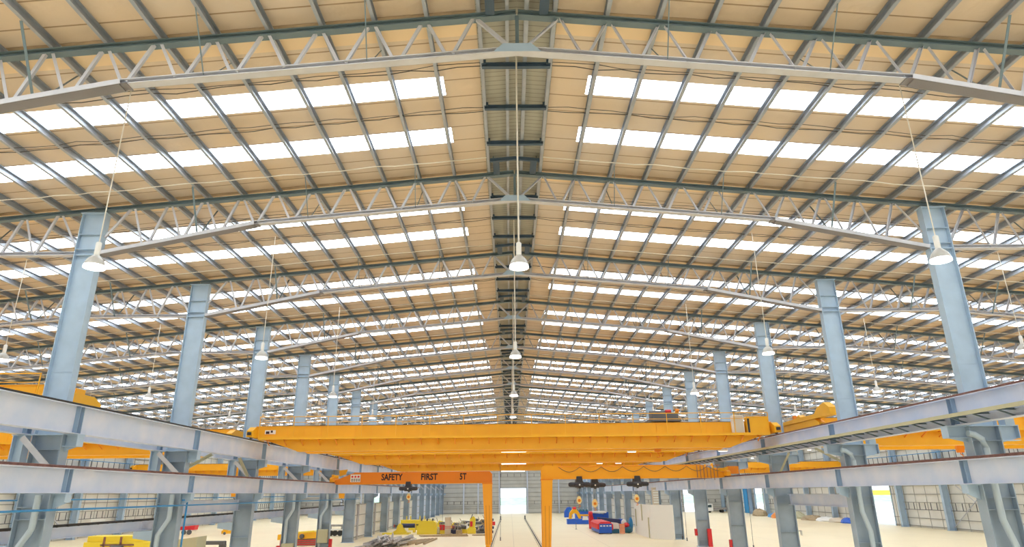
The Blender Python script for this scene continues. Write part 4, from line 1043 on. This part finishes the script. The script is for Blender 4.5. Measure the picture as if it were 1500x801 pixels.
part('post', 'red', t, lambda m: m.prism([(-0.35, 0), (0.45, 0), (0.35, 1.6), (0.1, 2.6), (-0.35, 2.55)], -0.3, 0.3), bevel=0.03)
part('motor', 'red', t, lambda m: drum(m, (-0.1, -0.35, 2.3), 0.28, 0.6))
t = thing('yellow_shear', (11.4, 126.0, 0), 'yellow arched shear with a red top, on a blue bed', 'machine')
part('bed', 'blue', t, lambda m: m.box(-1.4, 2.6, -0.8, 1.2, 0, 0.9), bevel=0.03)
part('arch', 'yellow', t, lambda m: m.prism([(-1.1, 0.6), (-0.9, 1.9), (-0.4, 2.5), (0.4, 2.5), (0.9, 1.9), (1.2, 0.9), (0.8, 0.8), (0.4, 1.7), (-0.1, 1.9), (-0.5, 1.6), (-0.6, 0.6)], -0.5, 0.7), bevel=0.03)
part('motor', 'red', t, lambda m: drum(m, (0, 0, 2.65), 0.3, 0.6))
part('arm_rail', 'yellow', t, lambda m: m.box(0.9, 3.3, -0.3, 0.2, 1.35, 1.65))
part('front_sheet', 'white', t, lambda m: m.prism([(1.3, 0.7), (2.4, 0.7), (2.3, 1.3), (1.4, 1.35)], -0.86, -0.8))
t = thing('blue_stand', (13.2, 134.0, 0), 'row of low blue stands behind the yellow shear', 'machine')
part('bed', 'blue', t, lambda m: m.box(-0.9, 1.7, -0.5, 1.5, 0, 2.0), bevel=0.05)
part('rolls', 'teal', t, lambda m: [drum(m, (-0.5 + 0.6 * i, -0.1, 2.1), 0.22, 1.0, 'y') for i in range(4)])
t = thing('far_blue_unit', (13.1, 160.0, 0), 'farthest blue machine at the end of the right cluster', 'machine')
part('body', 'blue', t, lambda m: m.prism([(-0.9, 0), (0.9, 0), (1.0, 1.5), (0.5, 2.3), (-0.2, 2.2), (-0.9, 1.3)], -0.8, 0.8), bevel=0.05)
part('screen', 'pipeblue', t, lambda m: m.box(0.1, 0.6, -0.85, -0.8, 1.2, 1.7))
t = thing('stop_stand', (9.9, 108.0, 0), 'thin small stop stand alone on the floor before the yellow shear', 'stand')
part('pole', 'dark', t, lambda m: m.tube([(0, 0, 0.03), (0, 0, 1.0)], 0.04))
part('base', 'dark', t, lambda m: m.lathe([(0.0, 0.0), (0.2, 0.0), (0.2, 0.03), (0.0, 0.04)]))

# white partition
t = thing('white_partition', (16.8, 84.7, 0), 'plain white angled partition screen before the sixth right column', 'partition')
m = MB(); m.prism([(0.45, 13.0), (0.02, 8.3), (0.0, 0.0), (0.08, 0.0), (0.1, 8.3), (0.53, 13.0)], 0, 3.9, 'xy'); m.obj('side_panel', 'white', t)
m = MB(); m.prism([(0.0, -0.02), (0.04, 0.06), (2.3, -2.6), (2.24, -2.68)], 0, 3.9, 'xy'); m.obj('front_panel', 'white', t)
for x, y, z0, z1 in ((-0.02, 5.0, 1.9, 3.88), (-0.02, 0.9, 0.05, 2.4), (0.1, 10.0, 1.0, 3.2)):
    m = MB(); m.box(x - 0.05, x + 0.02, y - 0.2, y + 0.2, z0, z1); m.obj('slot', 'olive', t)
t = thing('louvred_cabinet', (18.75, 90.0, 0), 'tall pale louvred cabinet rising above the white partition', 'cabinet')
part('body', 'beige', t, lambda m: m.box(-0.36, 0.36, -0.4, 0.4, 0, 5.95))
part('louvre', 'white', t, lambda m: [m.box(-0.33, 0.33, -0.46, -0.4, 4.0 + 0.3 * i, 4.18 + 0.3 * i) for i in range(6)])

# left aisle goods
t = thing('yellow_shear_line', (-36.0, 64.0, 0), 'big yellow shearing machine at the bottom left between the columns', 'machine')
part('bed', 'myellow', t, lambda m: m.box(-3.0, 3.0, -0.6, 1.8, 0.0, 1.55), bevel=0.05)
part('upper_beam', 'myellow', t, lambda m: m.box(-2.9, 2.3, -0.3, 1.5, 1.55, 2.05), bevel=0.05)
part('front_guard', 'rust', t, lambda m: (m.box(-1.4, 1.6, -0.72, -0.64, 1.25, 1.38), m.box(-1.2, -1.05, -0.72, -0.6, 0.3, 2.0), m.box(0.3, 0.45, -0.72, -0.6, 0.3, 2.0)))
part('motor', 'dark', t, lambda m: drum(m, (0.2, -0.9, 0.95), 0.35, 1.0), smooth=True)
part('control_panel', 'dark', t, lambda m: m.box(0.6, 1.3, -0.66, -0.6, 0.5, 1.1))
t = thing('olive_crate', (-31.0, 66.0, 0), 'pale olive crate with a label, behind the third left column', 'crate')
part('box', 'olive', t, lambda m: m.prism([(-1.35, 0), (1.3, 0), (1.3, 1.8), (-1.3, 1.5)], -0.5, 1.5), bevel=0.03)
part('shipping_label', 'white', t, lambda m: m.box(-1.1, -0.7, -0.53, -0.5, 0.9, 1.2))
t = thing('red_trolley', (-49.5, 105.0, 0), 'red and white flat trolley far off in the left aisle', 'trolley')
part('deck', 'white', t, lambda m: m.box(-1.8, 1.4, -0.8, 0.8, 0.45, 0.65))
part('load', 'red', t, lambda m: m.prism([(-1.7, 0.65), (1.7, 0.65), (1.8, 1.3), (-1.5, 1.2)], -0.6, 0.6), bevel=0.04)
for x in (0.3, 1.1): part('wheel', 'dark', t, lambda m, x=x: drum(m, (x, -0.8, 0.35), 0.35, 0.2, 'y'))
t = thing('dark_roller_bed', (-31.3, 72.0, 0), 'dark low roller bed beyond the olive crate', 'machine')
part('frame', 'dark', t, lambda m: (m.box(-1.4, 1.6, -0.4, 0.0, 0.7, 1.0), m.box(-1.2, -0.9, -0.3, 0.9, 0, 0.7), m.box(1.1, 1.4, -0.3, 0.9, 0, 0.7)))
part('roller', 'black', t, lambda m: drum(m, (0.1, 0.4, 0.85), 0.18, 2.8))
t = thing('crane_carriage', (-40.9, 103.0, 0), 'yellow crane end carriage parked on the left aisle floor', 'carriage')
part('beam', 'yellow', t, lambda m: m.box(-2.1, 2.0, -0.25, 0.25, 0.15, 0.6), bevel=0.03)
part('bracket', 'yellow', t, lambda m: m.box(-1.9, -1.3, -0.25, 0.25, 0.6, 1.2))
part('upright', 'yellow', t, lambda m: m.box(1.5, 1.95, -0.25, 0.25, 0.6, 2.1))
part('wheel', 'dark', t, lambda m: (drum(m, (-1.6, -0.28, 0.2), 0.2, 0.1, 'y'), drum(m, (1.6, -0.28, 0.2), 0.2, 0.1, 'y')))
t = thing('coil_car', (-24.5, 80.0, 0), 'yellow machine with a pink-red skirt behind the fifth left column', 'machine')
part('skirt', 'rust', t, lambda m: m.prism([(-2.0, 0.0), (2.3, 0.0), (2.3, 0.75), (-2.0, 0.6)], -0.7, 1.2))
part('hood', 'yellow', t, lambda m: m.prism([(-2.3, 0.62), (2.3, 0.78), (2.3, 1.45), (-2.3, 1.2)], -0.75, 1.25), bevel=0.03)
part('motor', 'dark', t, lambda m: drum(m, (0.5, -0.85, 1.0), 0.25, 0.5, 'y'))
part('cover', 'myellow', t, lambda m: m.prism([(-1.9, 1.22), (1.9, 1.42), (1.7, 1.55), (-1.7, 1.35)], -0.5, 1.0))
part('skirt_stripe', 'red', t, lambda m: [m.box(-2.0 + 0.01, 2.2, -0.72, -0.7, 0.1 + 0.2 * i, 0.18 + 0.2 * i) for i in range(3)])
t = thing('dark_bogie', (-24.6, 97.0, 0), 'dark double-deck bogie with wheels between the left columns', 'bogie')
part('upper_deck', 'bar', t, lambda m: m.box(-1.0, 0.9, -0.5, 0.5, 1.25, 1.5))
part('lower_deck', 'white', t, lambda m: m.box(-1.0, 0.9, -0.5, 0.5, 0.75, 0.9))
for x in (-0.7, -0.1, 0.6): part('wheel', 'tyre', t, lambda m, x=x: drum(m, (x, -0.3, 0.4), 0.38, 0.3, 'y'))
for x in (-0.85, 0.75): part('upright', 'bar', t, lambda m, x=x: m.box(x - 0.05, x + 0.05, -0.4, 0.4, 0.4, 1.3))
t = thing('control_screen', (-55.0, 92.0, 0), 'bright white control screen on a stand near the left wall', 'screen')
part('panel', 'white', t, lambda m: m.box(-1.0, 0.8, -0.1, 0.1, 1.9, 2.7), bevel=0.02)
part('stand', 'dark', t, lambda m: (m.box(-0.15, 0.05, -0.05, 0.05, 0.05, 1.9), m.box(-0.6, 0.5, -0.3, 0.3, 0, 0.05)))

# truck and goods by the right wall
t = thing('white_truck', (54.3, 184.0, 0), 'small white flatbed truck parked at the far end of the right aisle', 'truck')
part('cab', 'white', t, lambda m: m.prism([(-2.3, 0.45), (-2.3, 1.3), (-1.95, 2.15), (-0.6, 2.2), (-0.6, 0.45)], -0.95, 0.95), bevel=0.05)
part('windscreen', 'glass', t, lambda m: (m.prism([(-2.0, 1.35), (-1.85, 1.95), (-0.95, 2.0), (-0.95, 1.35)], -0.98, -0.95), m.prism([(-2.29, 1.35), (-1.99, 2.08), (-2.02, 2.1), (-2.33, 1.37)], -0.8, 0.8)))
part('flatbed', 'bar', t, lambda m: (m.box(-0.5, 3.3, -0.95, 0.95, 0.75, 0.95), m.box(-0.5, 3.3, -0.97, -0.93, 0.95, 1.3)))
for x in (-1.5, 1.9): part('wheel', 'tyre', t, lambda m, x=x: drum(m, (x, -0.75, 0.4), 0.4, 0.3, 'y'))
for x in (-1.5, 1.9): part('wheel', 'tyre', t, lambda m, x=x: drum(m, (x, 0.75, 0.4), 0.4, 0.3, 'y'))
goods = [(57.5, 148, 2.4, 0.5, 'pipeblue', 'blue sheeting heap at the foot of the narrow side door'), (55.6, 143, 1.6, 0.7, 'orange', 'orange heap beside the blue sheeting'),
         (58.2, 140, 1.2, 0.7, 'olive', 'yellow-green sack heap right of the orange heap'), (57.6, 132, 2.0, 0.45, 'timber', 'brown offcut heap against the right wall'),
         (58.0, 127, 1.8, 0.4, 'white', 'pale offcut heap against the right wall'), (57.8, 122, 1.6, 0.4, 'beige', 'beige scrap heap near the wide side door'),
         (57.6, 118.4, 1.1, 0.45, 'blue', 'small bright blue heap just before the wide side door'), (56.6, 157, 1.6, 0.8, 'timber', 'brown stack beyond the blue sheeting')]
for x, y, r, h, mt, lab in goods:
    m = MB(); lumpy(m, (0, 0, 0), r * 0.9, r * 1.9, h * 1.9, int(y), 7); tag(m.obj('scrap_heap', mt, loc=(x, y, 0)), lab, 'heap')
m = MB(); m.add([(59.0 + 0.12 * math.sin(j * 1.3), 170.6 + 0.33 * j, z) for z in (0.2, 3.0, 6.3) for j in range(12)], [(i * 12 + j, i * 12 + j + 1, (i + 1) * 12 + j + 1, (i + 1) * 12 + j) for i in range(2) for j in range(11)])
o = m.obj('blue_tarpaulin', 'pipeblue'); md = o.modifiers.new('thick', 'SOLIDIFY'); md.thickness = 0.03; tag(o, 'tall blue tarpaulin hanging beside the narrow side door', 'tarpaulin')
for i, (x, y, ln) in enumerate(((50, 101, 0.4), (36, 88, 0.4))):
    t = thing('trestle', (x, y, 0), 'tiny steel trestle standing alone on the %s floor' % ('right aisle' if i == 0 else 'right aisle nearer'), 'trestle', None)
    for q in (-0.5, 0.5): part('frame', 'bar', t, lambda m, q=q: (m.box(q - 0.03, q + 0.03, -0.2, -0.14, 0, 0.6), m.box(q - 0.03, q + 0.03, 0.14, 0.2, 0, 0.6)))
    part('top_bar', 'bar', t, lambda m: m.box(-0.5, 0.5, -0.04, 0.04, 0.5, 0.58))
# outdoor yellow gantry seen through the wide side door
t = thing('outdoor_gantry', (80, 150, -0.32), 'yellow gantry beam outdoors, seen through the wide side door', 'gantry')
part('beam', 'myellow', t, lambda m: m.box(-19, 19, -0.3, 0.3, 4.6, 5.6))
for x in (-17.6, 17.6): part('leg', 'myellow', t, lambda m, x=x: m.prism([(x - 0.8, 0), (x - 0.3, 4.6), (x + 0.3, 4.6), (x + 0.8, 0)], -0.3, 0.3))

# ------------------------------------------------------------------ light
w = bpy.data.worlds.new('sky'); SC.world = w; w.use_nodes = True; nt = w.node_tree
bg = nt.nodes['Background']
tc = nt.nodes.new('ShaderNodeTexCoord'); sp = nt.nodes.new('ShaderNodeSeparateXYZ'); rp = nt.nodes.new('ShaderNodeValToRGB')
nt.links.new(tc.outputs['Generated'], sp.inputs[0]); nt.links.new(sp.outputs['Z'], rp.inputs['Fac'])
rp.color_ramp.elements[0].color = (0.93, 0.97, 1.0, 1); rp.color_ramp.elements[1].color = (0.55, 0.75, 1.0, 1)
nt.links.new(rp.outputs['Color'], bg.inputs['Color']); bg.inputs['Strength'].default_value = 1.6
sun = bpy.data.lights.new('sun', 'SUN'); sun.energy = 4.5; sun.angle = R(2); sun.color = (1, 0.96, 0.9)
so = bpy.data.objects.new('sun', sun); COL.objects.link(so); so.rotation_euler = (R(28), R(-22), 0)

SC.view_settings.view_transform = 'Standard'; SC.view_settings.look = 'None'; SC.view_settings.gamma = 1; SC.view_settings.use_curve_mapping = False
SC.view_settings.exposure = 0.08
cy = SC.cycles
cy.max_bounces = 8; cy.diffuse_bounces = 6; cy.glossy_bounces = 2; cy.transmission_bounces = 2; cy.sample_clamp_indirect = 8
cy.use_denoising = True
try: cy.denoiser = 'OPENIMAGEDENOISE'
except Exception: pass
cy.use_light_tree = True
